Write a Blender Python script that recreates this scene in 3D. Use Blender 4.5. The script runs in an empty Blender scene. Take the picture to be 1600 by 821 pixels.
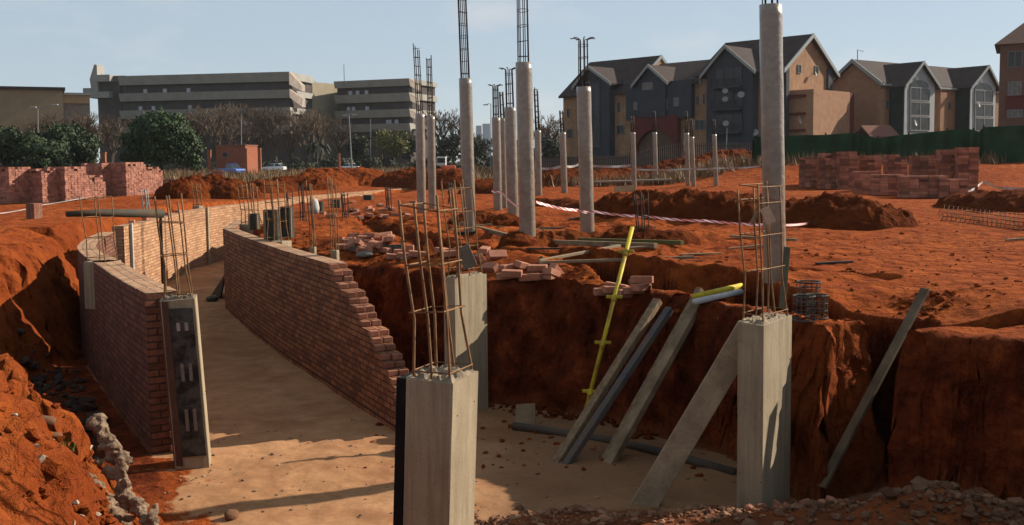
import bpy, math, random
import numpy as np
from mathutils import Vector, Matrix

# ------------------------------------------------------------------ camera, sky, sun, exposure
S = bpy.context.scene
COL = S.collection
R = math.radians
F = 1600.0                                   # focal length in pixels of the 1600 px wide photograph
CAM_Z = 1.8
PITCH, ROLL, SHIFT_Y = R(4.5), R(-0.6), -0.02
cam_data = bpy.data.cameras.new('camera'); cam = bpy.data.objects.new('camera', cam_data); COL.objects.link(cam)
ROT = Matrix.Rotation(math.pi/2 - PITCH, 3, 'X') @ Matrix.Rotation(ROLL, 3, 'Z')
cam.matrix_world = Matrix.Translation((0, 0, CAM_Z)) @ ROT.to_4x4()
cam_data.sensor_width = 36; cam_data.lens = 36 * F / 1600; cam_data.shift_y = SHIFT_Y
cam_data.clip_end = 5000; cam_data.clip_start = 0.05
S.camera = cam

SUN_AZ, SUN_EL = R(66), R(29)                # azimuth measured clockwise from +Y
SUN_DIR = Vector((math.sin(SUN_AZ)*math.cos(SUN_EL), math.cos(SUN_AZ)*math.cos(SUN_EL), math.sin(SUN_EL)))
W = bpy.data.worlds.new('World'); S.world = W; W.use_nodes = True
nt = W.node_tree; nt.nodes.clear()
wo = nt.nodes.new('ShaderNodeOutputWorld'); bg = nt.nodes.new('ShaderNodeBackground')
sky = nt.nodes.new('ShaderNodeTexSky'); sky.sky_type = 'NISHITA'; sky.sun_disc = False
sky.sun_elevation = SUN_EL; sky.sun_rotation = SUN_AZ
sky.air_density = 1.0; sky.dust_density = 1.0; sky.ozone_density = 1.2; sky.altitude = 1400
# thin, faint cloud veils mixed into the sky
tc = nt.nodes.new('ShaderNodeTexCoord'); mp = nt.nodes.new('ShaderNodeMapping'); mp.inputs['Scale'].default_value = (3, 3, 9)
nz = nt.nodes.new('ShaderNodeTexNoise'); nz.inputs['Scale'].default_value = 2.2; nz.inputs['Detail'].default_value = 7
nz.inputs['Roughness'].default_value = 0.55
rp = nt.nodes.new('ShaderNodeValToRGB'); rp.color_ramp.elements[0].position = 0.52; rp.color_ramp.elements[1].position = 0.8
rp.color_ramp.elements[1].color = (0.5, 0.5, 0.5, 1)
mx = nt.nodes.new('ShaderNodeMixRGB'); mx.blend_type = 'MIX'; mx.inputs['Color2'].default_value = (7.6, 7.3, 7.4, 1)
nt.links.new(tc.outputs['Generated'], mp.inputs['Vector']); nt.links.new(mp.outputs['Vector'], nz.inputs['Vector'])
nt.links.new(nz.outputs['Fac'], rp.inputs['Fac']); nt.links.new(rp.outputs['Color'], mx.inputs['Fac'])
hz = nt.nodes.new('ShaderNodeMixRGB'); hz.inputs['Fac'].default_value = 0.72; hz.inputs['Color2'].default_value = (5.2, 6.15, 7.0, 1)
nt.links.new(sky.outputs['Color'], hz.inputs['Color1']); nt.links.new(hz.outputs['Color'], mx.inputs['Color1']); nt.links.new(mx.outputs['Color'], bg.inputs['Color'])
nt.links.new(bg.outputs['Background'], wo.inputs['Surface'])
bg.inputs['Strength'].default_value = 0.056
sun_data = bpy.data.lights.new('sun', 'SUN'); sun_data.energy = 5.0; sun_data.angle = R(0.5); sun_data.color = (1.0, 0.9, 0.76)
sun = bpy.data.objects.new('sun', sun_data); COL.objects.link(sun)
sun.rotation_euler = SUN_DIR.to_track_quat('Z', 'Y').to_euler()
S.view_settings.view_transform = 'Standard'; S.view_settings.look = 'None'
S.view_settings.exposure = 0.85; S.view_settings.gamma = 1

rng = random.Random(7)

# ------------------------------------------------------------------ pixel helpers (photo pixels -> real points)
def ray(px, py):
    d = ROT @ Vector(((px - 800)/F, (410.5 - py)/F + SHIFT_Y*1600/F, -1.0))
    return d
def G(px, py, z=0.0):
    d = ray(px, py); t = (z - CAM_Z)/d.z
    return Vector((d.x*t, d.y*t, z))
def D(px, py, Y):
    d = ray(px, py); t = Y/d.y
    return Vector((d.x*t, Y, CAM_Z + d.z*t))
def V(*a): return Vector(a)

# ------------------------------------------------------------------ numpy noise
def _h(i, j, k, s):
    n = (i*374761393 + j*668265263 + k*2147483647*3 + s*144665) & 0xffffffff
    n = ((n ^ (n >> 13))*1274126177) & 0xffffffff
    n = ((n ^ (n >> 16))*2246822519) & 0xffffffff
    return ((n ^ (n >> 15)) & 0xffff)/65535.0
def vnoise(x, y, z=0.0, s=0):
    x = np.asarray(x, float); y = np.asarray(y, float); z = np.asarray(z, float) + np.zeros_like(x)
    i = np.floor(x).astype(np.int64); j = np.floor(y).astype(np.int64); k = np.floor(z).astype(np.int64)
    fx, fy, fz = x-i, y-j, z-k
    fx = fx*fx*(3-2*fx); fy = fy*fy*(3-2*fy); fz = fz*fz*(3-2*fz)
    def l(a, b, t): return a + (b-a)*t
    c = lambda a, b, e: _h(i+a, j+b, k+e, s)
    r = l(l(l(c(0,0,0), c(1,0,0), fx), l(c(0,1,0), c(1,1,0), fx), fy),
          l(l(c(0,0,1), c(1,0,1), fx), l(c(0,1,1), c(1,1,1), fx), fy), fz)
    return r*2 - 1
def fbm(x, y, z=0.0, oct=4, s=0, gain=0.5):
    a, f, t = 1.0, 1.0, 0.0
    for o in range(oct):
        t = t + a*vnoise(np.asarray(x)*f, np.asarray(y)*f, np.asarray(z)*f, s+o*17); a *= gain; f *= 2.03
    return t
def sstep(t): t = np.clip(t, 0, 1); return t*t*(3-2*t)

# ------------------------------------------------------------------ materials
MATS = {}
ALBEDO_K = 0.62      # overall reflectance of the dusty site materials
def alb(c): return tuple(x*ALBEDO_K for x in c)
def new_mat(name):
    m = bpy.data.materials.new(name); m.use_nodes = True
    n = m.node_tree; b = n.nodes['Principled BSDF']
    return m, n, b
def nn(n, t, **k):
    x = n.nodes.new(t)
    for a, v in k.items(): setattr(x, a, v)
    return x
def noise(n, vec, scale, detail=5, rough=0.6, dist=0.0):
    x = nn(n, 'ShaderNodeTexNoise'); x.inputs['Scale'].default_value = scale; x.inputs['Detail'].default_value = detail
    x.inputs['Roughness'].default_value = rough; x.inputs['Distortion'].default_value = dist
    n.links.new(vec, x.inputs['Vector']); return x
def ramp(n, fac, stops):
    r = nn(n, 'ShaderNodeValToRGB'); e = r.color_ramp.elements
    while len(e) < len(stops): e.new(0.5)
    for q, (p, c) in zip(e, stops): q.position = p; q.color = (*c, 1) if len(c) == 3 else c
    n.links.new(fac, r.inputs['Fac']); return r
def mix(n, fac, a, b, mode='MIX'):
    x = nn(n, 'ShaderNodeMixRGB', blend_type=mode)
    for s, v in (('Fac', fac), ('Color1', a), ('Color2', b)):
        if hasattr(v, 'is_output'): n.links.new(v, x.inputs[s])
        elif isinstance(v, (int, float)): x.inputs[s].default_value = v if s == 'Fac' else (v, v, v, 1)
        else: x.inputs[s].default_value = (*v, 1)
    return x.outputs['Color']
def bump(n, b, h, strength, dist, prev=None):
    x = nn(n, 'ShaderNodeBump'); x.inputs['Strength'].default_value = strength; x.inputs['Distance'].default_value = dist
    n.links.new(h, x.inputs['Height'])
    if prev: n.links.new(prev.outputs['Normal'], x.inputs['Normal'])
    n.links.new(x.outputs['Normal'], b.inputs['Normal']); return x
def pm(name, c1, c2=None, scale=4.0, rough=0.85, bs=0.3, bd=0.01, fine=40.0, metal=0.0, coat=0.0, spec=0.1, stretch=None, island=0.0, lo=0.35, hi=0.65):
    if name in MATS: return MATS[name]
    m, n, b = new_mat(name); c2 = c2 or tuple(x*0.7 for x in c1); c1, c2 = alb(c1), alb(c2)
    t = nn(n, 'ShaderNodeTexCoord'); vec = t.outputs['Object']
    if stretch:
        q = nn(n, 'ShaderNodeMapping'); q.inputs['Scale'].default_value = stretch; n.links.new(vec, q.inputs['Vector']); vec = q.outputs['Vector']
    a = noise(n, vec, scale, 6); r = ramp(n, a.outputs['Fac'], [(lo, c1), (hi, c2)])
    f = noise(n, vec, fine, 4)
    col = mix(n, 0.35, r.outputs['Color'], ramp(n, f.outputs['Fac'], [(0.3, (0.45,)*3), (0.7, (1.25,)*3)]).outputs['Color'], 'MULTIPLY')
    if island:
        g = nn(n, 'ShaderNodeNewGeometry')
        rr = ramp(n, g.outputs['Random Per Island'], [(0, (1-island,)*3), (1, (1+island,)*3)])
        col = mix(n, 1.0, col, rr.outputs['Color'], 'MULTIPLY')
    n.links.new(col, b.inputs['Base Color']); b.inputs['Roughness'].default_value = rough
    b.inputs['Metallic'].default_value = metal; b.inputs['Specular IOR Level'].default_value = spec
    if coat: b.inputs['Coat Weight'].default_value = coat; b.inputs['Coat Roughness'].default_value = 0.12
    if bs: bump(n, b, f.outputs['Fac'], bs, bd)
    MATS[name] = m; return m
def soil_mat(name, terrain=False, dark=1.0):
    if name in MATS: return MATS[name]
    m, n, b = new_mat(name); t = nn(n, 'ShaderNodeTexCoord'); vec = t.outputs['Object']
    a = noise(n, vec, 0.35, 6, 0.62, 0.4); c = noise(n, vec, 2.3, 6, 0.65); e = noise(n, vec, 14, 5, 0.65); f = noise(n, vec, 60, 3, 0.6)
    d = dark*ALBEDO_K
    base = ramp(n, a.outputs['Fac'], [(0.3, (0.30*d, 0.060*d, 0.013*d)), (0.5, (0.44*d, 0.100*d, 0.021*d)), (0.72, (0.55*d, 0.145*d, 0.034*d))]).outputs['Color']
    dk = ramp(n, c.outputs['Fac'], [(0.42, (0,)*3), (0.62, (0.8,)*3)]).outputs['Color']
    col = mix(n, dk, base, (0.23*d, 0.045*d, 0.014*d))
    pale = ramp(n, e.outputs['Fac'], [(0.58, (0,)*3), (0.78, (0.22,)*3)]).outputs['Color']
    col = mix(n, pale, col, (0.50*d, 0.22*d, 0.10*d))
    col = mix(n, 0.6, col, ramp(n, f.outputs['Fac'], [(0.3, (0.5,)*3), (0.7, (1.25,)*3)]).outputs['Color'], 'MULTIPLY')
    if terrain:
        at = nn(n, 'ShaderNodeAttribute', attribute_name='cut')      # cut subsoil on the banks, darkened further to stand in for their shade
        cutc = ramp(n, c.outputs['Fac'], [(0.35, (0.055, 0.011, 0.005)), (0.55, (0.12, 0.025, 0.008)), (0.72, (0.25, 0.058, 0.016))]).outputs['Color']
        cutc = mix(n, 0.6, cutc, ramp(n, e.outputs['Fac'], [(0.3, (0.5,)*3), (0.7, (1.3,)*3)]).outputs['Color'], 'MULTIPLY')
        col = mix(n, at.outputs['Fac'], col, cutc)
        at = nn(n, 'ShaderNodeAttribute', attribute_name='trench_shade')     # shade of the narrow trenches painted into the soil colour
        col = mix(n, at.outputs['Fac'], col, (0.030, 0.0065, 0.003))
        at = nn(n, 'ShaderNodeAttribute', attribute_name='sand')     # pale trodden screed and cement dust on the ramp floor
        sd = ramp(n, a.outputs['Fac'], [(0.3, (0.26, 0.132, 0.064)), (0.6, (0.37, 0.20, 0.102))]).outputs['Color']
        sd = mix(n, 0.7, sd, ramp(n, c.outputs['Fac'], [(0.3, (0.66, 0.60, 0.55)), (0.7, (1.15,)*3)]).outputs['Color'], 'MULTIPLY')
        sd = mix(n, 0.3, sd, ramp(n, e.outputs['Fac'], [(0.3, (0.6,)*3), (0.7, (1.25,)*3)]).outputs['Color'], 'MULTIPLY')
        st = noise(n, vec, 0.9, 5, .6, .8); sd = mix(n, ramp(n, st.outputs['Fac'], [(.48, (0,)*3), (.70, (.7,)*3)]).outputs['Color'], sd, (.22, .095, .045))
        br = nn(n, 'ShaderNodeMath', operation='MULTIPLY_ADD'); n.links.new(c.outputs['Fac'], br.inputs[0]); br.inputs[1].default_value = 0.8
        n.links.new(at.outputs['Fac'], br.inputs[2])
        fac = ramp(n, br.outputs[0], [(0.75, (0,)*3), (1.05, (1,)*3)]).outputs['Color']
        col = mix(n, fac, col, sd)
        at = nn(n, 'ShaderNodeAttribute', attribute_name='pit_shade')      # pit floor darkened: its shade put into the screed colour
        wf_ = nn(n, 'ShaderNodeMath', operation='MULTIPLY'); n.links.new(at.outputs['Fac'], wf_.inputs[0]); n.links.new(ramp(n, c.outputs['Fac'], [(.3, (.55,)*3), (.7, (1.0,)*3)]).outputs['Color'], wf_.inputs[1])
        col = mix(n, wf_.outputs[0], col, (0.085, 0.048, 0.028))
        at = nn(n, 'ShaderNodeAttribute', attribute_name='grass')    # dry winter veld beyond the site
        gr = ramp(n, c.outputs['Fac'], [(0.3, (0.055, 0.045, 0.02)), (0.6, (0.12, 0.08, 0.037))]).outputs['Color']
        col = mix(n, at.outputs['Fac'], col, gr)
    n.links.new(col, b.inputs['Base Color']); b.inputs['Roughness'].default_value = 1.0; b.inputs['Specular IOR Level'].default_value = 0.03
    wv = mix(n, 0.12, vec, noise(n, vec, 5, 3).outputs['Color'], 'ADD')
    vo = nn(n, 'ShaderNodeTexVoronoi'); vo.inputs['Scale'].default_value = 7.5; n.links.new(wv, vo.inputs['Vector'])
    vo2 = nn(n, 'ShaderNodeTexVoronoi'); vo2.inputs['Scale'].default_value = 2.6; n.links.new(wv, vo2.inputs['Vector'])
    p = bump(n, b, vo2.outputs['Distance'], 0.55, 0.16); p = bump(n, b, vo.outputs['Distance'], 0.6, 0.06, p)
    p = bump(n, b, c.outputs['Fac'], 0.6, 0.14, p); p = bump(n, b, e.outputs['Fac'], 0.8, 0.06, p); bump(n, b, f.outputs['Fac'], 0.6, 0.016, p)
    if terrain:
        inv = nn(n, 'ShaderNodeMath', operation='MULTIPLY_ADD'); n.links.new(fac, inv.inputs[0]); inv.inputs[1].default_value = -0.86; inv.inputs[2].default_value = 1.0
        for x in n.nodes:
            if x.type == 'BUMP':
                mu = nn(n, 'ShaderNodeMath', operation='MULTIPLY'); n.links.new(inv.outputs[0], mu.inputs[0]); mu.inputs[1].default_value = x.inputs['Strength'].default_value; n.links.new(mu.outputs[0], x.inputs['Strength'])
    MATS[name] = m; return m
def brick_mat(name, c1, c2, mortar, bw=0.30, rh=0.10, uv=True, bs=0.6, dirt=0.5):
    if name in MATS: return MATS[name]
    c1, c2, mortar = alb(c1), alb(c2), alb(mortar)
    m, n, b = new_mat(name); t = nn(n, 'ShaderNodeTexCoord'); vec = t.outputs['UV' if uv else 'Object']
    wob = noise(n, vec, 7.0, 3); wm = nn(n, 'ShaderNodeMixRGB', blend_type='ADD'); wm.inputs['Fac'].default_value = 0.012
    n.links.new(vec, wm.inputs['Color1']); n.links.new(wob.outputs['Color'], wm.inputs['Color2'])
    k = nn(n, 'ShaderNodeTexBrick'); n.links.new(wm.outputs['Color'], k.inputs['Vector'])
    k.inputs['Scale'].default_value = 1.0; k.inputs['Brick Width'].default_value = bw; k.inputs['Row Height'].default_value = rh
    k.inputs['Mortar Size'].default_value = 0.0125; k.inputs['Mortar Smooth'].default_value = 0.15; k.inputs['Bias'].default_value = -0.1
    k.inputs['Color1'].default_value = (*c1, 1); k.inputs['Color2'].default_value = (*c2, 1); k.inputs['Mortar'].default_value = (*mortar, 1)
    a = noise(n, vec, 1.1, 6); e = noise(n, vec, 9, 5); f = noise(n, vec, 55, 3)
    col = mix(n, dirt, k.outputs['Color'], ramp(n, a.outputs['Fac'], [(0.32, (0.55, 0.5, 0.48)), (0.68, (1.25, 1.2, 1.15))]).outputs['Color'], 'MULTIPLY')
    col = mix(n, 0.5, col, ramp(n, e.outputs['Fac'], [(0.3, (0.5, 0.47, 0.47)), (0.7, (1.4, 1.35, 1.3))]).outputs['Color'], 'MULTIPLY')
    col = mix(n, ramp(n, e.outputs['Fac'], [(0.64, (0,)*3), (0.72, (0.45,)*3)]).outputs['Color'], col, (0.34, 0.27, 0.21))
    n.links.new(col, b.inputs['Base Color']); b.inputs['Roughness'].default_value = 0.93; b.inputs['Specular IOR Level'].default_value = 0.15
    inv = nn(n, 'ShaderNodeMath', operation='SUBTRACT'); inv.inputs[0].default_value = 1.0; n.links.new(k.outputs['Fac'], inv.inputs[1])
    p = bump(n, b, inv.outputs[0], bs, 0.03); p = bump(n, b, e.outputs['Fac'], 0.5, 0.02, p); bump(n, b, f.outputs['Fac'], 0.4, 0.006, p)
    MATS[name] = m; return m
def glass_mat():
    return pm('dark_window_glass', (0.02, 0.022, 0.028), (0.05, 0.048, 0.05), 0.8, 0.25, 0, spec=0.3)
def conc_mat(name, c1, c2):
    m, n, b = new_mat(name); t = nn(n, 'ShaderNodeTexCoord'); vec = t.outputs['Object']
    a = noise(n, vec, 1.4, 6, .6, .5); q = nn(n, 'ShaderNodeMapping'); q.inputs['Scale'].default_value = (9, 9, .6); n.links.new(vec, q.inputs['Vector'])
    st = noise(n, q.outputs['Vector'], 1.6, 5); e = noise(n, vec, 22, 4, .7); f = noise(n, vec, 90, 3)
    col = ramp(n, a.outputs['Fac'], [(.32, alb(c1)), (.68, alb(c2))]).outputs['Color']
    col = mix(n, .55, col, ramp(n, st.outputs['Fac'], [(.35, (.62, .58, .54)), (.6, (1.15, 1.15, 1.12))]).outputs['Color'], 'MULTIPLY')
    col = mix(n, ramp(n, e.outputs['Fac'], [(.62, (0,)*3), (.74, (.55,)*3)]).outputs['Color'], col, (.16, .10, .065))
    col = mix(n, .35, col, ramp(n, f.outputs['Fac'], [(.3, (.5,)*3), (.7, (1.25,)*3)]).outputs['Color'], 'MULTIPLY')
    n.links.new(col, b.inputs['Base Color']); b.inputs['Roughness'].default_value = .9; b.inputs['Specular IOR Level'].default_value = .2
    p = bump(n, b, a.outputs['Fac'], .3, .02); p = bump(n, b, e.outputs['Fac'], .35, .008, p); bump(n, b, f.outputs['Fac'], .3, .003, p)
    MATS[name] = m; return m
CONC = conc_mat('grey_concrete', (0.50, 0.40, 0.265), (0.37, 0.285, 0.185))
CONC_W = pm('plastic_wrapped_concrete', (0.37, 0.285, 0.205), (0.24, 0.18, 0.125), 3.0, 0.38, 0.8, 0.018, 13, coat=0.9, spec=0.4)
STEEL = pm('rusty_rebar', (0.40, 0.22, 0.10), (0.20, 0.105, 0.055), 9, 0.75, 0.3, 0.004, 90, metal=0.2)
STEEL_D = pm('dark_rebar', (0.085, 0.065, 0.055), (0.05, 0.038, 0.032), 9, 0.7, 0.3, 0.004, 90, metal=0.3)
TIMBER = pm('weathered_timber', (0.40, 0.27, 0.155), (0.19, 0.13, 0.08), 3, 0.9, 0.4, 0.006, 24, stretch=(6, 6, 1.2))
TIMBER_P = pm('pale_timber', (0.40, 0.30, 0.19), (0.29, 0.20, 0.12), 3, 0.9, 0.4, 0.006, 24)
YEL = pm('yellow_paint', (0.80, 0.62, 0.03), (0.42, 0.29, 0.05), 3.5, 0.5, 0.2, 0.003, 60)
SOIL = soil_mat('red_soil_heap', dark=0.72)
SOIL_G = soil_mat('red_site_ground', terrain=True)
BRK = pm('loose_red_brick', (0.46, 0.21, 0.13), (0.33, 0.13, 0.08), 5, 0.92, 0.5, 0.01, 45, island=0.35)
STONE = pm('rubble_stone', (0.36, 0.20, 0.115), (0.24, 0.095, 0.048), 3, 0.95, 0.5, 0.02, 30, island=0.4)

# ------------------------------------------------------------------ mesh helpers
class MB:
    def __init__(self): self.v, self.f, self.uv = [], [], {}
    def add(self, vs, fs, uvs=None):
        o = len(self.v); self.v += [Vector(p) for p in vs]
        for i, q in enumerate(fs):
            if uvs: self.uv[len(self.f)] = uvs[i]
            self.f.append([o+k for k in q])
        return self
    def hexa(self, p):   # 8 points: bottom loop, top loop
        return self.add(p, [(3,2,1,0), (4,5,6,7), (0,1,5,4), (1,2,6,5), (2,3,7,6), (3,0,4,7)])
    def box(self, c, s, yaw=0.0, M=None):
        c = Vector(c); x, y, z = [k/2 for k in s]
        r = M if M else Matrix.Rotation(yaw, 3, 'Z')
        return self.hexa([c + r @ Vector(q) for q in ((-x,-y,-z), (x,-y,-z), (x,y,-z), (-x,y,-z), (-x,-y,z), (x,-y,z), (x,y,z), (-x,y,z))])
    def bar(self, a, b, w, h, up=(0, 0, 1), roll=0.0):
        a, b = Vector(a), Vector(b); d = (b-a).normalized(); u = Vector(up)
        s = d.cross(u)
        if s.length < 1e-4: s = d.cross(Vector((0, 1, 0)))
        s.normalize(); t = s.cross(d)
        if roll: q = Matrix.Rotation(roll, 3, d); s = q @ s; t = q @ t
        s = s*w/2; t = t*h/2
        return self.hexa([a-s-t, a+s-t, a+s+t, a-s+t, b-s-t, b+s-t, b+s+t, b-s+t])
    def tube(self, pts, r, n=6, cap=True):
        pts = [Vector(p) for p in pts]; rs = r if isinstance(r, (list, tuple)) else [r]*len(pts)
        vs, fs = [], []; prev = None
        for i, p in enumerate(pts):
            d = (pts[min(i+1, len(pts)-1)] - pts[max(i-1, 0)]).normalized()
            s = d.cross(Vector((0, 0, 1)) if abs(d.z) < 0.9 else Vector((0, 1, 0))).normalized() if prev is None else (prev - d*prev.dot(d)).normalized()
            prev = s; t = d.cross(s)
            for k in range(n):
                a = 2*math.pi*k/n; vs.append(p + (s*math.cos(a) + t*math.sin(a))*rs[i])
        for i in range(len(pts)-1):
            for k in range(n):
                fs.append((i*n+k, i*n+(k+1) % n, (i+1)*n+(k+1) % n, (i+1)*n+k))
        if cap: fs += [tuple(reversed(range(n))), tuple(range((len(pts)-1)*n, len(pts)*n))]
        return self.add(vs, fs)
    def prism(self, poly, depth):    # poly: list of points of a planar outline; extruded by vector depth
        n = len(poly); a = [Vector(p) for p in poly]; b = [p + Vector(depth) for p in a]
        return self.add(a+b, [tuple(reversed(range(n))), tuple(range(n, 2*n))] + [(i, (i+1) % n, n+(i+1) % n, n+i) for i in range(n)])
    def rock(self, c, r, seed, flat=0.7):
        q = random.Random(seed); vs = []
        base = [(0,0,1),(0.894,0,0.447),(0.276,0.851,0.447),(-0.724,0.526,0.447),(-0.724,-0.526,0.447),(0.276,-0.851,0.447),
                (0.724,0.526,-0.447),(-0.276,0.851,-0.447),(-0.894,0,-0.447),(-0.276,-0.851,-0.447),(0.724,-0.526,-0.447),(0,0,-1)]
        M = Matrix.Rotation(q.uniform(0, 6), 3, 'Z') @ Matrix.Rotation(q.uniform(0, 3), 3, 'X')
        sx, sy = q.uniform(0.7, 1.35), q.uniform(0.7, 1.2)
        for b in base:
            p = M @ Vector(b); p = p*q.uniform(0.55, 1.25)*r; vs.append(Vector(c) + Vector((p.x*sx, p.y*sy, p.z*flat)))
        fs = [(0,1,2),(0,2,3),(0,3,4),(0,4,5),(0,5,1),(1,6,2),(2,7,3),(3,8,4),(4,9,5),(5,10,1),(6,7,2),(7,8,3),(8,9,4),(9,10,5),(10,6,1),(11,7,6),(11,8,7),(11,9,8),(11,10,9),(11,6,10)]
        return self.add(vs, fs)
    def build(self, name, m, parent=None, smooth=False, bevel=0.0):
        me = bpy.data.meshes.new(name); off = parent.location if parent else Vector((0, 0, 0))
        if parent and parent.parent: off = off + parent.parent.location
        o = bpy.data.objects.new(name, me)
        if parent is None:      # put the origin at the base of the thing
            lo = [min(p[k] for p in self.v) for k in range(3)]; hi = [max(p[k] for p in self.v) for k in range(3)]
            off = Vector(((lo[0]+hi[0])/2, (lo[1]+hi[1])/2, lo[2])); o.location = off
        me.from_pydata([tuple(p - off) for p in self.v], [], self.f); me.update()
        if self.uv:
            l = me.uv_layers.new(name='UVMap')
            for i, p in enumerate(me.polygons):
                if i in self.uv:
                    for li, c in zip(p.loop_indices, self.uv[i]): l.data[li].uv = c
        me.materials.append(m); COL.objects.link(o)
        if parent: o.parent = parent
        if smooth: me.polygons.foreach_set('use_smooth', [True]*len(me.polygons))
        if bevel:
            b = o.modifiers.new('bevel', 'BEVEL'); b.width = bevel; b.segments = 1; b.limit_method = 'ANGLE'
        return o
def tag(o, label=None, cat=None, group=None, kind=None):
    if label: o['label'] = label
    if cat: o['category'] = cat
    if group: o['group'] = group
    if kind or label: o['kind'] = kind or 'thing'
    return o
def empty(name, loc, label, cat, group=None):
    o = bpy.data.objects.new(name, None); o.empty_display_size = 0.2; COL.objects.link(o); o.location = Vector(loc)
    return tag(o, label, cat, group)
def dup(root, loc, rz=0.0, label=None, group=None, scale=None):
    c = root.copy(); COL.objects.link(c); c.location = Vector(loc); c.rotation_euler = (0, 0, rz)
    if scale: c.scale = scale if hasattr(scale, '__len__') else (scale,)*3
    if label: c['label'] = label
    if group: c['group'] = group
    for ch in list(root.children):
        d = ch.copy(); COL.objects.link(d); d.parent = c
        for g in list(ch.children):
            e = g.copy(); COL.objects.link(e); e.parent = d
    return c
def grid_mesh(name, X, Y, Z, m, attrs=None, smooth=True):
    ny, nx = X.shape; me = bpy.data.meshes.new(name)
    co = np.stack([X, Y, Z], -1).reshape(-1, 3).astype(np.float32)
    idx = np.arange(nx*ny).reshape(ny, nx)
    q = np.stack([idx[:-1, :-1], idx[:-1, 1:], idx[1:, 1:], idx[1:, :-1]], -1).reshape(-1, 4)
    me.vertices.add(len(co)); me.vertices.foreach_set('co', co.ravel())
    me.loops.add(q.size); me.loops.foreach_set('vertex_index', q.ravel().astype(np.int32))
    me.polygons.add(len(q)); me.polygons.foreach_set('loop_start', np.arange(0, q.size, 4, dtype=np.int32))
    me.polygons.foreach_set('loop_total', np.full(len(q), 4, dtype=np.int32)) if hasattr(me.polygons[0], 'loop_total') and False else None
    me.update(calc_edges=True); me.validate()
    if smooth: me.polygons.foreach_set('use_smooth', np.ones(len(q), dtype=bool))
    for k, a in (attrs or {}).items():
        at = me.attributes.new(k, 'FLOAT', 'POINT'); at.data.foreach_set('value', a.ravel().astype(np.float32))
    me.materials.append(m); o = bpy.data.objects.new(name, me); COL.objects.link(o); return o

# ------------------------------------------------------------------ the ground: one sheet with the excavation cut into it
FLOOR = -2.3
# base line of the excavation (plan), with the width of the bank rising outside each edge
EXC = [(13, 4.5, 2.0), (-2.2, 4.5, 2.0), (-2.4, 8.4, 2.1), (-3.5, 10.5, 1.7), (-5.4, 12.3, 1.8), (-7.4, 14.6, 1.6), (-8.9, 17.2, 1.5), (-9.15, 19.2, 1.3), (-9.1, 20.8, 1.1), (-9.9, 23, 1.0),
       (-12.3, 29, 1.0), (-13.8, 36, 1.0), (-14.0, 46, 1.0), (-11.8, 56, 0.8), (-7.4, 69, 0.6), (-6.2, 66.5, 0.5), (-9.6, 53, 0.5),
       (-10.3, 44, 0.4), (-8.7, 36, 0.4), (-7.9, 30, 0.4), (-6.9, 27.2, 0.4), (-5.3, 24.2, 0.4), (-3.5, 20.8, 0.4), (-2.2, 19.0, 0.45),
       (-0.6, 17.2, 0.45), (0.5, 16.6, 0.4), (1.4, 16.0, 0.4), (2.2, 15.0, 0.4), (2.85, 13.9, 0.35), (3.2, 12.6, 0.3), (3.6, 11.72, 0.40),
       (4.62, 12.5, 0.25), (4.8, 13.0, 0.25), (5.15, 12.8, 0.25), (5.0, 12.2, 0.22), (4.5, 11.65, 0.2), (4.02, 10.85, 0.2), (4.5, 10.45, 0.25), (5.1, 10.08, 0.28), (9, 8.3, 0.35), (13, 7.0, 0.5)]
TRENCH = [G(690, 386), G(892, 404), G(1030, 428), G(1158, 442), G(1283, 463), G(1380, 471), G(1450, 481), G(1600, 487), G(1900, 512)]
DITCH = [G(1235, 425), G(1300, 426), G(1385, 434)]
TRENCH2 = [G(575, 346), G(640, 362), G(700, 384)]
HOLES = [(G(607, 348), 0.9, 0.5), (G(590, 337), 0.8, 0.4), (G(720, 388), 0.9, 0.35)]
def seg_dist(X, Y, a, b):
    dx, dy = b[0]-a[0], b[1]-a[1]; t = np.clip(((X-a[0])*dx + (Y-a[1])*dy)/(dx*dx+dy*dy+1e-9), 0, 1)
    return np.hypot(X-a[0]-t*dx, Y-a[1]-t*dy)
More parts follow.
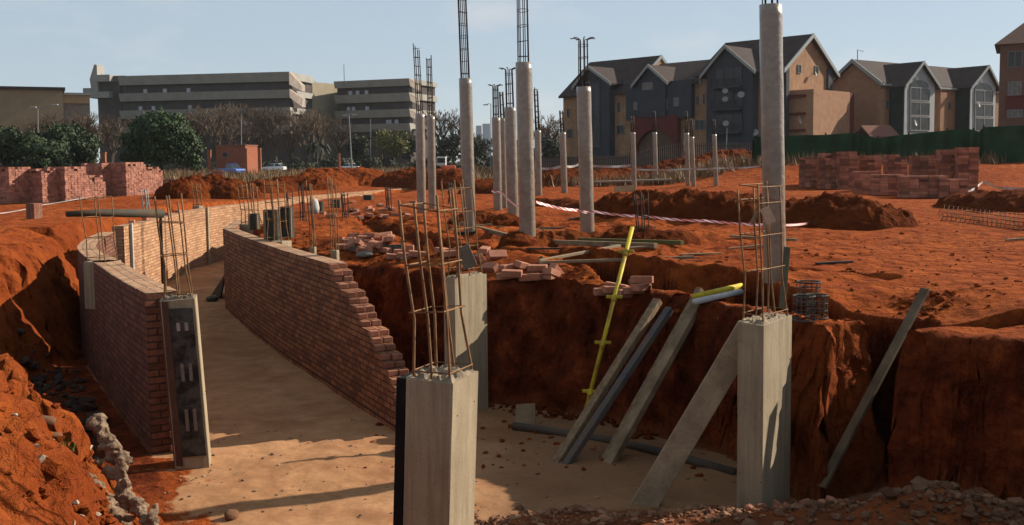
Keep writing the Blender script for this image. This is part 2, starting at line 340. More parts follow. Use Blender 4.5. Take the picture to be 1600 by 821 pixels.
def terrain(X, Y):
    X = np.asarray(X, float); Y = np.asarray(Y, float)
    best = np.full(X.shape, 1e9); wid = np.ones(X.shape); ins = np.zeros(X.shape, bool)
    wx = X + 0.10*fbm(X*1.1, Y*1.1, 3.0, 3, 5); wy = Y + 0.10*fbm(X*1.1, Y*1.1, 9.0, 3, 8)
    n = len(EXC)
    for i in range(n):
        a, b = EXC[i], EXC[(i+1) % n]
        d = seg_dist(wx, wy, a, b); k = d < best; best = np.where(k, d, best); wid = np.where(k, a[2], wid)
        c = ((a[1] > wy) != (b[1] > wy)) & (wx < (b[0]-a[0])*(wy-a[1])/((b[1]-a[1]) or 1e-9) + a[0]); ins ^= c
    d = np.where(ins, -best, best)
    wid = wid + 0.75*np.exp(-((X-0.45)/0.5)**2 - ((Y-16.6)/1.0)**2)
    far = sstep((Y-75)/90)
    top = 0.35*sstep((Y-95)/80) + 0.09*fbm(X*0.22, Y*0.22, 0, 3, 1) * (0.4+0.6*sstep((Y-6)/8))
    rough = np.exp(-((X-0.5)/5.5)**4) * np.exp(-((Y-25)/10.0)**4)
    top = top + (0.10*rough+0.025)*fbm(X*1.1, Y*1.1, 0, 4, 2) + 0.012*fbm(X*6, Y*6, 0, 2, 4)*(Y < 40)
    top = top + 0.45*np.exp(-((X+12.0)/2.4)**2 - ((Y-21)/4.0)**2)           # bank heaped up left of the curved wall
    top = top + 0.15*np.exp(-((X+5.2)/1.2)**2 - ((Y-8.6)/1.2)**2)
    top = top + 1.35*sstep((Y-60)/12)*sstep((X-9)/9) * (1 - 0.0*far)           # bank under the green net fence
    nb = sstep((-1.8-X)/0.6)*sstep((12.2-Y)/0.8)
    top = top + nb*(0.07*fbm(X*2.6, Y*2.6, 0, 3, 71) + 0.035*fbm(X*8, Y*8, 0, 3, 72))
    # wheel tracks
    for q, ph in ((0.0, 0.0), (1.5, 0.4)):
        c = 22.5 + q + 0.9*np.sin(X*0.55+ph) - 0.06*(X-8)**2
        top = top - 0.05*np.exp(-((Y-c)/0.16)**2)*sstep((X-4.5)/1.5)*(0.6+0.4*np.sin(X*22))
    lip = -0.22*(1-sstep((d-wid)/1.1))*(Y > 11)*(Y < 30)
    t = np.clip(d/wid, 0, 1)
    steep = np.clip(1.15 - wid*0.35, 0.2, 1)
    prof = (1-steep)*sstep(t) + steep*(1-(1-t)**1.7)
    z = FLOOR + (top + lip - FLOOR)*prof
    fl = FLOOR + 0.03*fbm(X*0.8, Y*0.8, 0, 3, 3) + 0.008*fbm(X*5, Y*5, 0, 2, 6)
    fl = fl + 0.22*sstep((11.55-Y + 0.25*fbm(X*1.3, 0*X, 0, 2, 12))/0.8)*sstep((X+0.6)/0.6)
    fl = fl + (0.36+0.2*fbm(X*1.5, Y*1.5, 0, 3, 14))*np.exp(-((X-4.4)/1.6)**2 - ((Y-10.2)/0.9)**2)
    # the ledge in the bank behind the yellow prop
    fl = fl + 0.05*np.exp(-np.clip(best, 0, 2)*2)
    z = np.where(d <= 0, fl, np.maximum(z, fl))
    z_uncut = z
    for pts, hw, dep in ((TRENCH, 0.40, 1.3), (TRENCH2, 0.3, 0.5), (DITCH, 0.12, 0.3)):
        td = np.full(X.shape, 1e9)
        for a, b in zip(pts[:-1], pts[1:]): td = np.minimum(td, seg_dist(wx, wy, a, b))
        z = z - dep*sstep((hw+0.1-td)/0.18)*np.maximum(sstep((d-wid-0.16)/0.12), sstep(d/0.12)*sstep((X-4.35)/0.3))
    z = np.maximum(z, np.minimum(fl, FLOOR+0.4))
    for c, r, dep in HOLES:
        z = z - dep*sstep((r-np.hypot((X-c.x), (Y-c.y)*0.6))/0.3)
    global CARVED
    CARVED = z_uncut - z
    return z, d, wid
def gz(x, y):
    return float(terrain(np.array([x]), np.array([y]))[0][0])
_ts = np.concatenate([np.arange(6, 45, 0.02), np.arange(45, 300, 0.25)])
def on(px, py, z=0.0):
    """point on the real ground seen at a pixel: first crossing along the ray"""
    d = ray(px, py); ky = 1/d.y
    x, y, zz = d.x*ky*_ts, _ts, CAM_Z + d.z*ky*_ts
    k = np.nonzero(terrain(x, y)[0] >= zz)[0]
    k = int(k[0]) if len(k) else len(_ts)-1
    return Vector((float(x[k]), float(y[k]), float(terrain(x[k:k+1], y[k:k+1])[0][0])))
def geo(a, b, s0, k):
    o, s = [a], s0
    while o[-1] < b: o.append(o[-1]+s); s *= k
    return o
xr = geo(8, 14, 0.08, 1.0) + geo(14.1, 900, 0.12, 1.07)
xs = np.array([-v for v in reversed(xr)] + list(np.arange(-7.96, 8, 0.042)) + xr)
ys = np.array([-60, -30, -15, -8, -4, -2, 0, 1, 2] + list(np.arange(2.5, 7, 0.12)) + list(np.arange(7, 10, 0.06)) + list(np.arange(10, 18, 0.035)) +
              list(np.arange(18, 30, 0.07)) + list(np.arange(30, 70, 0.18)) + geo(70, 2500, 0.3, 1.06))
GX, GY = np.meshgrid(xs, ys)
GZ, GD, GW = terrain(GX, GY); trench_dark = sstep((CARVED-0.05)/0.25)
band = ((GD > -0.15) & (GD < GW+0.2) & (GY < 40)).astype(float)
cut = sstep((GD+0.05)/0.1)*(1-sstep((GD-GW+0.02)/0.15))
k3 = fbm(GX*2.4, GY*2.4, GZ*2.4, 4, 21); k4 = fbm(GX*2.4+40, GY*2.4, GZ*2.4, 4, 33); k5 = fbm(GX*5, GY*5, GZ*1.6, 3, 41)
bandw = cut*(GY < 40)
k6 = 1 - 2*np.abs(fbm(GX*3.2, GY*3.2, GZ*0.9, 3, 57))      # tooth grooves down the cut faces
GX2 = GX + bandw*(0.10*k3 + 0.06*k5); GY2 = GY + bandw*(0.10*k4 + 0.05*k5 - 0.09*k6); GZ2 = GZ + bandw*0.06*k5
sand = np.where((GD < -0.06) & (GY < 75), 1.0, 0.0) * (1-sstep((11.95-GY)/0.5)*sstep((GX+0.3)/0.5))
# trench outside the curved wall stays soil
OUT_TOP = [(226, 458), (190, 439), (158, 418), (130, 399)]
OUTW = [G(*p) for p in OUT_TOP]
FARW = [G(184, 354), G(232, 344), G(291, 330), G(350, 321.5), G(379, 318.5), G(465, 308), G(534, 302), G(617, 295.5), G(651, 294)]
line = [V(-2.3, 8.6, 0), V(-3.4, 10.7, 0), V(-4.4, 12.6, 0)] + [OUTW[0] + V(0.3, -0.6, 0)] + OUTW + FARW
side = np.zeros(GX.shape); bd = np.full(GX.shape, 1e9)
for a, b in zip(line[:-1], line[1:]):
    dd = seg_dist(GX, GY, a, b); cr = (b.x-a.x)*(GY-a.y) - (b.y-a.y)*(GX-a.x); kk = dd < bd; bd = np.where(kk, dd, bd); side = np.where(kk, cr, side)
sgn = np.where(side < 0, bd, -bd)
sand = sand*np.where(GY < 14.2, sstep((sgn+0.25+0.35*fbm(GX*2, GY*2, 0, 3, 90))/0.9), (side < 0)*1.0)
damp_shade = np.where((GD < 0.0) & (GY > 11.5) & (side >= 0), 0.95, 0.0)*sstep((GY-11.5)/1.5)*(1-sstep((GY-30)/4))  # gap outside the curved wall: its shade, with damp soil, painted as dark colour
grass = sstep((GY-85 + 10*fbm(GX*0.05, GY*0.05, 0, 2, 50))/25)
ground = grid_mesh('ground', GX2, GY2, GZ2, SOIL_G, {'cut': cut*(GY < 40)*np.where(GX < -0.2*GY-0.2, 0.3, 1.0)*(1-0.75*np.exp(-((GX-4.15)/.75)**2-((GY-12.2)/.7)**2))+damp_shade+0.95*trench_dark*(GD > 0), 'sand': sand, 'pit_shade': 0.62*sstep((GX+0.9)/1.2)*(GD < 0)*(GY < 20), 'trench_shade': 0.8*trench_dark*(GD > 0)*(GY < 24), 'grass': grass})  # banks and trenches carry shade as colour; left bank and sunlit block stay lighter
tag(ground, 'red earth building site with a deep excavation and pale ramp floor', kind='structure')
# ================================================================== brick walls
WALL_IN = brick_mat('red_brick_masonry', (0.48, 0.20, 0.09), (0.22, 0.078, 0.04), (0.10, 0.06, 0.042), bw=0.29)
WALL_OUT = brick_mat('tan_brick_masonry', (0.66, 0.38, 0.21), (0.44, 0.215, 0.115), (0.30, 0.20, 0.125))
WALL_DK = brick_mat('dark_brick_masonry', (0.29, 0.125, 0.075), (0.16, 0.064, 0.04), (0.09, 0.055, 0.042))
WALL_TOP = brick_mat('brick_course_top', (0.60, 0.37, 0.22), (0.45, 0.24, 0.14), (0.26, 0.18, 0.12), bw=0.29, rh=0.15, dirt=0.4)
def resample(pts, step):
    pts = [Vector((p[0], p[1], 0)) for p in pts]
    # smooth with Catmull-Rom, then walk evenly
    out = []
    for i in range(len(pts)-1):
        p0, p1, p2, p3 = pts[max(i-1, 0)], pts[i], pts[i+1], pts[min(i+2, len(pts)-1)]
        for k in range(24):
            t = k/24
            out.append(0.5*((2*p1) + (p2-p0)*t + (2*p0-5*p1+4*p2-p3)*t*t + (3*p1-p0-3*p2+p3)*t**3))
    out.append(pts[-1]); res = [out[0]]; acc = 0.0
    for a, b in zip(out[:-1], out[1:]):
        L = (b-a).length; pos = step-acc
        while pos <= L: res.append(a + (b-a)*(pos/L)); pos += step
        acc = L - (pos-step)
    return res
def wall(name, pts, thick, z0, zt, m, label, parent=None, course=0.1, seed=1, m_top=None, step=0.145):
    """curved wall, one row of quads per course; slightly uneven top course"""
    P = resample(pts, step); n = len(P); q = random.Random(seed)
    nor = []
    for i in range(n):
        d = (P[min(i+1, n-1)] - P[max(i-1, 0)]).normalized(); nor.append(Vector((d.y, -d.x, 0)))
    b = MB(); tp = MB(); top = [zt(i/(n-1)) if callable(zt) else zt for i in range(n)]
    top = [t + (0.0 if (i//2) % 2 else q.choice((0, 0, 0.006, -0.008))) for i, t in enumerate(top)]
    u = 0
    for i in range(n-1):
        j = i+1; u2 = u + (P[j]-P[i]).length; h = thick/2
        for s in (1, -1):
            a0, a1 = P[i]+nor[i]*h*s, P[j]+nor[j]*h*s
            vs = [a0+V(0,0,z0), a1+V(0,0,z0), a1+V(0,0,top[j]), a0+V(0,0,top[i])]
            uv = [(u, 0), (u2, 0), (u2, top[j]-z0), (u, top[i]-z0)]
            if s < 0: vs.reverse(); uv.reverse()
            b.add(vs, [(0,1,2,3)], [uv])
        l0, l1, r0, r1 = P[i]-nor[i]*h, P[j]-nor[j]*h, P[i]+nor[i]*h, P[j]+nor[j]*h
        tp.add([r0+V(0,0,top[i]), r1+V(0,0,top[j]), l1+V(0,0,top[j]), l0+V(0,0,top[i])], [(0,1,2,3)], [[(u,0),(u2,0),(u2,thick),(u,thick)]])
        u = u2
    for i in (0, n-1):
        a, c = P[i]-nor[i]*thick/2, P[i]+nor[i]*thick/2
        vs = [a+V(0,0,z0), c+V(0,0,z0), c+V(0,0,top[i]), a+V(0,0,top[i])]; uv = [(0,0),(thick,0),(thick,top[i]-z0),(0,top[i]-z0)]
        if i: vs.reverse(); uv.reverse()
        b.add(vs, [(0,1,2,3)], [uv])
    root = empty(name, P[0] + V(0, 0, z0), label, 'wall')
    b.build('wall_face', m, root); tp.build('wall_top', m_top or WALL_TOP, root)
    return root, P, nor, top
# near part of the outer wall: the traced edge is its outer top edge, so shift half a thickness to the inside
def offset(pts, d):
    o = []
    for i in range(len(pts)):
        t = (Vector(pts[min(i+1, len(pts)-1)]) - Vector(pts[max(i-1, 0)])); t.z = 0; t.normalize(); o.append(Vector(pts[i]) + Vector((t.y, -t.x, 0))*d)
    return o
TH = 0.46
ow = offset(OUTW, TH/2)
ow = [ow[0] + (ow[0]-ow[1]).normalized()*0.06] + ow[1:]
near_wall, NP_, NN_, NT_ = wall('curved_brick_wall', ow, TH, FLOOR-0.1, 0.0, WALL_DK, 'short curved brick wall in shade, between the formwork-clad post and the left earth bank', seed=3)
# toothing: bricks left projecting at the near end of the wall
tm = MB(); e0 = (ow[0]-ow[1]).normalized()
for k in range(0, 24, 2):
    c = ow[0] + e0*0.05 + V(0, 0, FLOOR + 0.05 + k*0.098); tm.box(c - Vector((e0.y, -e0.x, 0))*0.12, (0.11, 0.2, 0.085), math.atan2(e0.y, e0.x))
tm.build('toothing_brick', BRK, near_wall, bevel=0.006)
fw = offset([OUTW[-1] + V(-0.35, 1.1, 0)] + FARW, -0.0)
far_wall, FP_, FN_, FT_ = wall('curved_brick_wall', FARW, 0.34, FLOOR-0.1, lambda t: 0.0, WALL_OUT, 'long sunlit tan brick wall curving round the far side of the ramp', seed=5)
lk = [ow[-1] + (ow[-1]-ow[-2]).normalized()*0.01, V(-9.75, 23.4, 0), V(-10.75, 26.3, 0), V(-11.45, 29.0, 0)]
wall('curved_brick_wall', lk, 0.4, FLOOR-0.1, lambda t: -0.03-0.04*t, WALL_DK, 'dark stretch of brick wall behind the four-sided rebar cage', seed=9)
# small raised bricks along the far wall's top
for i in range(14, len(FP_)-4, 13):
    pass
# inner curved wall with a racked-back (stepped) end
IN_TOP = [(514, 407.5), (452, 390), (396, 371.5), (362, 358.5), (352.5, 350)]
inw = [V(-1.62, 15.35, 0)] + [G(*p) for p in IN_TOP]
inw[1:] = inw[1:]
inw = inw[:-1] + [V(-8.05, 29.2, 0), V(-8.75, 33.0, 0)]
P = resample(inw, 0.145); n = len(P); nor = []
for i in range(n):
    d = (P[min(i+1, n-1)] - P[max(i-1, 0)]).normalized(); nor.append(Vector((d.y, -d.x, 0)))
NC = 23; CH = -FLOOR/NC; q = random.Random(11)
# course k starts at index st[k]: the steps rise from the base at the near end to full height
i_top = min(range(n), key=lambda i: abs((P[i]-G(530, 411)).length))
st = []
for k in range(NC):
    t = max(0.0, (k-6)/(NC-1-6)); st.append(int(round(t**1.15*i_top)) + (q.choice((0, 1)) if k > 5 else (1 if k % 2 else 0)))
inner = empty('curved_brick_wall', P[0]+V(0, 0, FLOOR), 'curved red brick wall with an unfinished end stepping down, right of the ramp', 'wall')
wf = MB(); wt = MB(); ends = MB(); H2 = 0.17
ulen = [0.0]
for i in range(n-1): ulen.append(ulen[-1] + (P[i+1]-P[i]).length)
for k in range(NC):
    zb, zt = FLOOR + k*CH, FLOOR + (k+1)*CH
    if k == 0: zb -= 0.1
    for i in range(st[k], n-1):
        j = i+1
        for s in (-1, 1):
            a0, a1 = P[i]+nor[i]*H2*s, P[j]+nor[j]*H2*s
            vs = [a0+V(0,0,zb), a1+V(0,0,zb), a1+V(0,0,zt), a0+V(0,0,zt)]; uv = [(ulen[i], k*0.1), (ulen[j], k*0.1), (ulen[j], k*0.1+0.1), (ulen[i], k*0.1+0.1)]
            if s < 0: vs.reverse(); uv.reverse()
            wf.add(vs, [(0,1,2,3)], [uv])
        nxt = st[k+1] if k < NC-1 else n
        if i < nxt:
            (wt if k == NC-1 else wf).add([P[i]+nor[i]*H2+V(0,0,zt), P[j]+nor[j]*H2+V(0,0,zt), P[j]-nor[j]*H2+V(0,0,zt), P[i]-nor[i]*H2+V(0,0,zt)], [(0,1,2,3)], [[(ulen[i],0),(ulen[j],0),(ulen[j],2*H2),(ulen[i],2*H2)]])
    # real bricks closing the racked end of the course
    i = st[k]
    d = (P[min(i+1, n-1)]-P[max(i-1, 0)]).normalized(); yaw = math.atan2(d.y, d.x)
    for s in (-1, 1):
        L = q.uniform(0.05, 0.13)
        ends.box(P[i] - d*(L/2-0.07) + nor[i]*s*0.088 + V(0, 0, (zb+zt)/2 + (0.05 if k == 0 else 0)), (L+0.14, 0.16, CH-0.012), yaw + q.uniform(-.05, .05))
wf.build('wall_face', WALL_IN, inner); wt.build('wall_top', WALL_TOP, inner); ends.build('stepped_end', BRK, inner, bevel=0.008)

# ================================================================== cast columns of the ramp, with their rebar cages
def cage(root, base, w, d, yaw, h, nx, ny, ties, lean=(0, 0), r=0.012, m=STEEL, jitter=0.02, seed=1):
    q = random.Random(seed); M = Matrix.Rotation(yaw, 3, 'Z'); L = Vector((lean[0], lean[1], 0))
    spots = [(x, y) for x in [(-0.5 + i/(nx-1))*w for i in range(nx)] for y in [(-0.5 + j/(ny-1))*d for j in range(ny)]
             if abs(abs(x)-w/2) < 1e-6 or abs(abs(y)-d/2) < 1e-6]
    for x, y in spots:
        j = Vector((q.uniform(-jitter, jitter), q.uniform(-jitter, jitter), 0)); hh = h*q.uniform(0.93, 1.04)
        b0 = base + M @ Vector((x, y, -0.06)); sh = M @ Vector((x*0.92, y*0.92, 0))
        pts = [b0, base + M @ Vector((x, y, 0.04)), base + sh*1.0 + (M @ Vector((x*-0.1, y*-0.1, 0))) + L*0.35*0.6 + j + Vector((0, 0, hh*0.32)),
               base + sh + L*0.7 + j*1.2 + Vector((0, 0, hh*0.7)), base + sh + L + j*1.6 + Vector((0, 0, hh))]
        MB().tube(pts, r, 6).build('rebar', m, root, smooth=True)
    for t in ties:
        c = base + L*t + Vector((0, 0, h*t)); tl = q.uniform(-0.05, 0.05)
        k = 0.9 if t > 0.15 else 0.98
        pp = [M @ Vector((a*w/2*k, b*d/2*k, a*tl*0.5)) + c for a, b in ((-1.08,-1.08), (1.08,-1.08), (1.08,1.08), (-1.08,1.08), (-1.08,-1.08), (-0.7,-1.1))]
        tb = MB(); tb.tube(pp, r*0.62, 5); tb.build('stirrup', m, root)
def rect_column(label, top, yaw, wA, wB, z0, seed, m=CONC, leanx=0.0):
    """top: centre of the top face"""
    root = empty('concrete_column', V(top.x, top.y, z0), label, 'column', 'cast concrete columns of the ramp')
    b = MB(); M = Matrix.Rotation(yaw, 3, 'Z'); c = 0.012; q = random.Random(seed)
    ring = [(-wA/2+c, -wB/2), (wA/2-c, -wB/2), (wA/2, -wB/2+c), (wA/2, wB/2-c), (wA/2-c, wB/2), (-wA/2+c, wB/2), (-wA/2, wB/2-c), (-wA/2, -wB/2+c)]
    H = top.z - z0; vs = []; lv = 9
    for k in range(lv):
        for x, y in ring:
            z = z0 - 0.05 + (H+0.05)*k/(lv-1)
            if k == lv-1: z += q.uniform(-0.03, 0.005)
            p = M @ Vector((x + q.uniform(-.0012, .0012), y + q.uniform(-.0012, .0012), 0)); vs.append(V(top.x + p.x + leanx*(k/(lv-1)-1), top.y + p.y, z))
    fs = [(k*8+i, k*8+(i+1) % 8, (k+1)*8+(i+1) % 8, (k+1)*8+i) for k in range(lv-1) for i in range(8)]
    fs.append(tuple(range((lv-1)*8, lv*8))); b.add(vs, fs); b.build('shaft', m, root)
    # tie holes left by the shutter bolts
    for k in range(4):
        z = z0 + H*(0.2 + 0.21*k + q.uniform(-.05, .05))
        for yy in (-0.36, 0.36):
            if q.random() < .3: continue
            h = MB(); zz = z + q.uniform(-.06, .06)
            if k % 2: p = M @ Vector((wA/2, yy*wB + q.uniform(-.05, .05), 0))
            else: p = M @ Vector((yy*wA + q.uniform(-.03, .03), -wB/2, 0))
            h.rock(V(top.x+p.x+leanx*((zz-z0)/H-1), top.y+p.y, zz), q.uniform(.007, .012), seed*31+k); h.build('bolt_hole', pm('bolt_hole_black', (0.05, 0.04, 0.03), None, 5, 0.95, 0), root)
    # rough broken concrete on the head
    K_ = 12; vs = []; fs = []; g = MB()
    for a in range(K_+1):
        for c_ in range(K_+1):
            x, y = (-.5 + a/K_)*wA*.98, (-.5 + c_/K_)*wB*.98; p = M @ Vector((x, y, 0)); ed = a in (0, K_) or c_ in (0, K_); vs.append(V(top.x+p.x, top.y+p.y, top.z - .03 if ed else top.z + q.uniform(-.02, .035)))
    for a in range(K_):
        for c_ in range(K_): o_ = a*(K_+1)+c_; fs.append((o_, o_+1, o_+K_+2, o_+K_+1)[::-1])
    g.add(vs, fs).build('rough_top', pm('broken_concrete', (0.44, 0.34, 0.24), (0.25, 0.19, 0.13), 9, 0.95, 0.6, .02), root)
    return root, M
# yaw: wA runs along local x, right (lit) face is local +x with width wB
tF = D(692, 583, 8.6); cF, mF = rect_column('tall bare concrete column nearest the camera, topped with a tall rusty rebar cage', tF, R(-24), 0.44, 0.50, FLOOR-0.05, 1, leanx=0.10)
cage(cF, tF, 0.34, 0.40, R(-24), 1.52, 3, 2, (0.03, 0.36, 0.62, 0.93), (-0.10, 0.0), 0.0115, STEEL, 0.02, 3)
tB = D(727, 430, 16.5); cB, mB = rect_column('pale concrete column standing behind the nearest one, in front of the pit bank', tB, R(-38), 0.24, 0.82, FLOOR-0.05, 2)
cage(cB, tB, 0.18, 0.62, R(-38), 1.5, 2, 3, (0.08, 0.3, 0.5, 0.7, 0.93), (-0.12, 0), 0.010, STEEL, 0.02, 5)
tR = D(1196, 497, 11.75); cR, mR = rect_column('bare concrete column on the right with a plank leaning on it', tR, R(-37), 0.31, 0.84, FLOOR-0.05, 4)
cage(cR, tR, 0.24, 0.62, R(-40), 1.58, 2, 3, (0.05, 0.36, 0.62, 0.86, 0.97), (-0.07, 0), 0.0105, STEEL, 0.022, 8)
# the post at the end of the near wall, one face still clad in a steel shutter panel
tL = D(279, 464, 13.9); cL, mL = rect_column('concrete post on the left, its face still clad in a blotchy steel shutter', tL, R(14), 0.46, 0.42, FLOOR-0.1, 6, leanx=-0.13)
cage(cL, tL, 0.34, 0.30, R(14), 1.38, 3, 2, (0.04, 0.42, 0.74), (-0.10, 0), 0.011, STEEL, 0.015, 12)
PANEL = pm('blotchy_shutter_steel', (0.115, 0.11, 0.095), (0.035, 0.033, 0.03), 4.2, 0.55, 0.3, 0.004, 25, metal=0.3, lo=0.42, hi=0.56)
pb = MB(); H = tL.z-FLOOR
def Lp(x, y, z): p = mL @ Vector((x, y, 0)); return V(tL.x + p.x - 0.13*((z-FLOOR)/H-1), tL.y + p.y, z)
pb.hexa([Lp(-.12,-.232,FLOOR+.14), Lp(.185,-.232,FLOOR+.14), Lp(.185,-.213,FLOOR+.14), Lp(-.12,-.213,FLOOR+.14), Lp(-.12,-.232,-.13+tL.z), Lp(.185,-.232,-.13+tL.z), Lp(.185,-.213,-.13+tL.z), Lp(-.12,-.213,-.13+tL.z)])
pb.build('shutter_panel', PANEL, cL)
sb = MB(); sb.hexa([Lp(-.245,-.20,FLOOR+.02), Lp(-.125,-.235,FLOOR+.02), Lp(-.125,-.20,FLOOR+.02), Lp(-.245,.15,FLOOR+.02), Lp(-.245,-.20,tL.z-.03), Lp(-.125,-.235,tL.z-.03), Lp(-.125,-.20,tL.z-.03), Lp(-.245,.15,tL.z-.03)])
sb.build('shutter_board', pm('brown_shutter_ply', (0.16, 0.085, 0.055), (0.11, 0.06, 0.04), 3, 0.85, 0.2), cL)
CLIP = pm('galvanised_clip', (0.62, 0.62, 0.62), (0.45, 0.45, 0.46), 8, 0.35, 0.1, 0.002, 60, metal=0.6)
for zf, hh in ((0.835, 0.11), (0.565, 0.24), (0.28, 0.30)):
    for x in (-0.02, 0.085):
        z = FLOOR + zf*H; k = MB()
        k.hexa([Lp(x-.022,-.246,z-hh/2), Lp(x+.022,-.246,z-hh/2), Lp(x+.022,-.23,z-hh/2), Lp(x-.022,-.23,z-hh/2), Lp(x-.022,-.25,z+hh/2), Lp(x+.022,-.25,z+hh/2), Lp(x+.022,-.23,z+hh/2), Lp(x-.022,-.23,z+hh/2)])
        k.build('clip', CLIP if zf > 0.8 else pm('dull_clip', (0.30, 0.24, 0.19), (0.2, 0.17, 0.14), 8, 0.6, 0.2), cL)
# black damp-proof board on the left of the front column
M = mF; o = tF
bb = MB(); pts = []
for x, y, z in ((-.315,-.235,FLOOR-.03), (-.228,-.235,FLOOR-.03), (-.228,.25,FLOOR-.03), (-.315,.25,FLOOR-.03), (-.315,-.235,-.02), (-.228,-.235,-.02), (-.228,.25,-.02), (-.315,.25,-.02)):
    p = M @ Vector((x, y, 0)); hh = (z-FLOOR)/(tF.z-FLOOR); pts.append(V(o.x + p.x + 0.10*(hh-1), o.y + p.y, z + (tF.z if z > -1 else 0)))
bb.hexa(pts); tag(bb.build('joint_board', pm('black_bitumen_board', (0.010, 0.010, 0.011), (0.018, 0.016, 0.016), 6, 0.7, 0.3)), 'black bitumen joint board standing against the nearest concrete column', 'board')

# ================================================================== round columns wrapped in clear film
def round_column(label, px, py, ptx, pty, w, bars=6, rpy=None, style='open', rtx=None, tie=True):
    g = on(px, py); Y = g.y; r = w/2*Y/F; top = D(ptx, pty, Y); root = empty('round_column', g, label, 'column', 'round concrete columns wrapped in film')
    q = random.Random(int(px*7+py)); b = MB(); N = 28; lv = 26; vs = []
    for k in range(lv):
        t = k/(lv-1); c = g.lerp(top, t)
        if k == 0: c = c - V(0, 0, 0.08)
        for i in range(N):
            a = 2*math.pi*i/N; rr = r*(1 + 0.012*math.sin(3*a + k*0.9) + q.uniform(-.006, .006)) * (1.0 if k < lv-1 else 0.985)
            vs.append(c + V(math.cos(a)*rr, math.sin(a)*rr, 0))
    fs = [(k*N+i, k*N+(i+1) % N, (k+1)*N+(i+1) % N, (k+1)*N+i) for k in range(lv-1) for i in range(N)] + [tuple(range((lv-1)*N, lv*N))]
    b.add(vs, fs); b.build('shaft', CONC_W, root, smooth=True)
    if rpy is None: return root
    tip = D(rtx if rtx else ptx, rpy, Y); h = (tip-top).length; rb = r*0.68; br = max(0.009, 0.0011*Y*0.45)
    for i in range(bars):
        a = 2*math.pi*(i+0.3)/bars; o0 = V(math.cos(a)*rb, math.sin(a)*rb, 0); hh = h*(q.uniform(0.9, 1.0) if style == 'open' else 1.0); d = (tip-top)/h
        pts = [top + o0 - V(0, 0, 0.05), top + o0*0.96 + d*hh*0.5, top + o0*0.92 + d*hh*(1.0 if style == 'open' else 0.95)]
        if style == 'bent':
            e = o0.normalized(); pts += [top + o0*0.95 + d*h*0.98 + e*0.02, top + o0 + d*h + e*0.10, top + o0 + d*h*0.995 + e*r*1.1]
        MB().tube(pts, br, 5).build('rebar', STEEL_D, root, smooth=True)
    if tie:
        nt_ = max(2, int(h/0.28))
        for k in range(nt_):
            t = (k+0.4)/nt_; c = top.lerp(tip, t); rr = rb*1.05
            MB().tube([c + V(math.cos(a)*rr, math.sin(a)*rr, 0.02*math.sin(a+k)) for a in [2*math.pi*i/10 for i in range(11)]], br*0.6, 4).build('stirrup', STEEL_D, root)
    return root
RC = [
 ('thick round column at right, rising out of the frame behind a rebar cage', 1211, 434, 1204, 8, 35, 7, -40, 'open', 1202),
 ('tall round column in the centre, second tallest, with rebar reaching the top edge', 825, 384, 818, 98, 25.5, 7, -70, 'open', 815),
 ('thick round column with straight rebar, between the close pair and the tallest centre one', 734, 361, 727, 123, 20, 7, -50, 'open', 720),
 ('round column in front of the gabled housing, with flared rebar hooks on top', 918, 369, 912, 136, 22.5, 7, 60, 'bent', 911),
 ('round column at the left end of the row, first of a close pair', 659, 332, 656, 178, 14.5, 4, 68, 'open', 650),
 ('round column second of the close pair at the left end, slightly shorter', 676, 326, 673, 182, 12.5, 4, 86, 'open', 670),
 ('round column with flared rebar, standing just left of the tallest centre column', 802, 347, 797, 168, 18, 6, 107, 'bent', 795),
 ('shorter round column with a flared rebar crown, one place further left', 778, 329, 775, 184, 13.5, 6, 133, 'bent', 774),
 ('slim round column peeping out behind the one with the flared crown', 788, 325, 785, 185, 10, 4, 140, 'open', 783),
 ('slim round column half hidden behind the tallest centre column', 842, 306, 840, 204, 10.5, 4, 135, 'open', 837),
 ('slim round column beside the left end of the gabled housing', 882, 302, 879, 207, 10, 4, 172, 'open', 877),
 ('slim far round column before the dark red archway, left one', 991, 295, 989, 207, 7.5, 4, 180, 'open', 988),
 ('slim far round column with a timber brace at its foot', 1025, 289, 1023, 207, 7, 4, 172, 'open', 1022),
 ('slim far round column, left one of a touching pair', 1075, 291, 1073, 208, 7, 4, 172, 'open', 1072),
 ('slim far round column, right one of a touching pair, shorter', 1084, 292, 1081, 214, 6.5, 4, 185, 'open', 1080),
 ('slim far round column alone right of the touching pair', 1119, 291, 1116, 210, 7, 4, 185, 'open', 1115),
]
RCO = [round_column(*a) for a in RC]
# dark starter cage standing in the ground
def starter(label, px, py, pty, w, bars, m=STEEL_D, seed=1, r=0.012, lean=-0.04, group='bare rebar starter cages'):
    g = on(px, py); Y = g.y; h = (D(px, pty, Y)-D(px, py, Y)).z; ww = w*Y/F
    root = empty('rebar_cage', g, label, 'rebar cage', group); cage(root, g, ww, ww*0.8, R(-25), h, (bars+1)//2 if bars > 4 else 2, 2, (0.12, 0.5, 0.86), (lean, 0), max(r, Y*0.0005), m, 0.03, seed)
    return root
starter('dark bundle of rebar planted in the ground behind the yellow prop', 1004, 374, 302, 16, 6, STEEL_D, 4)
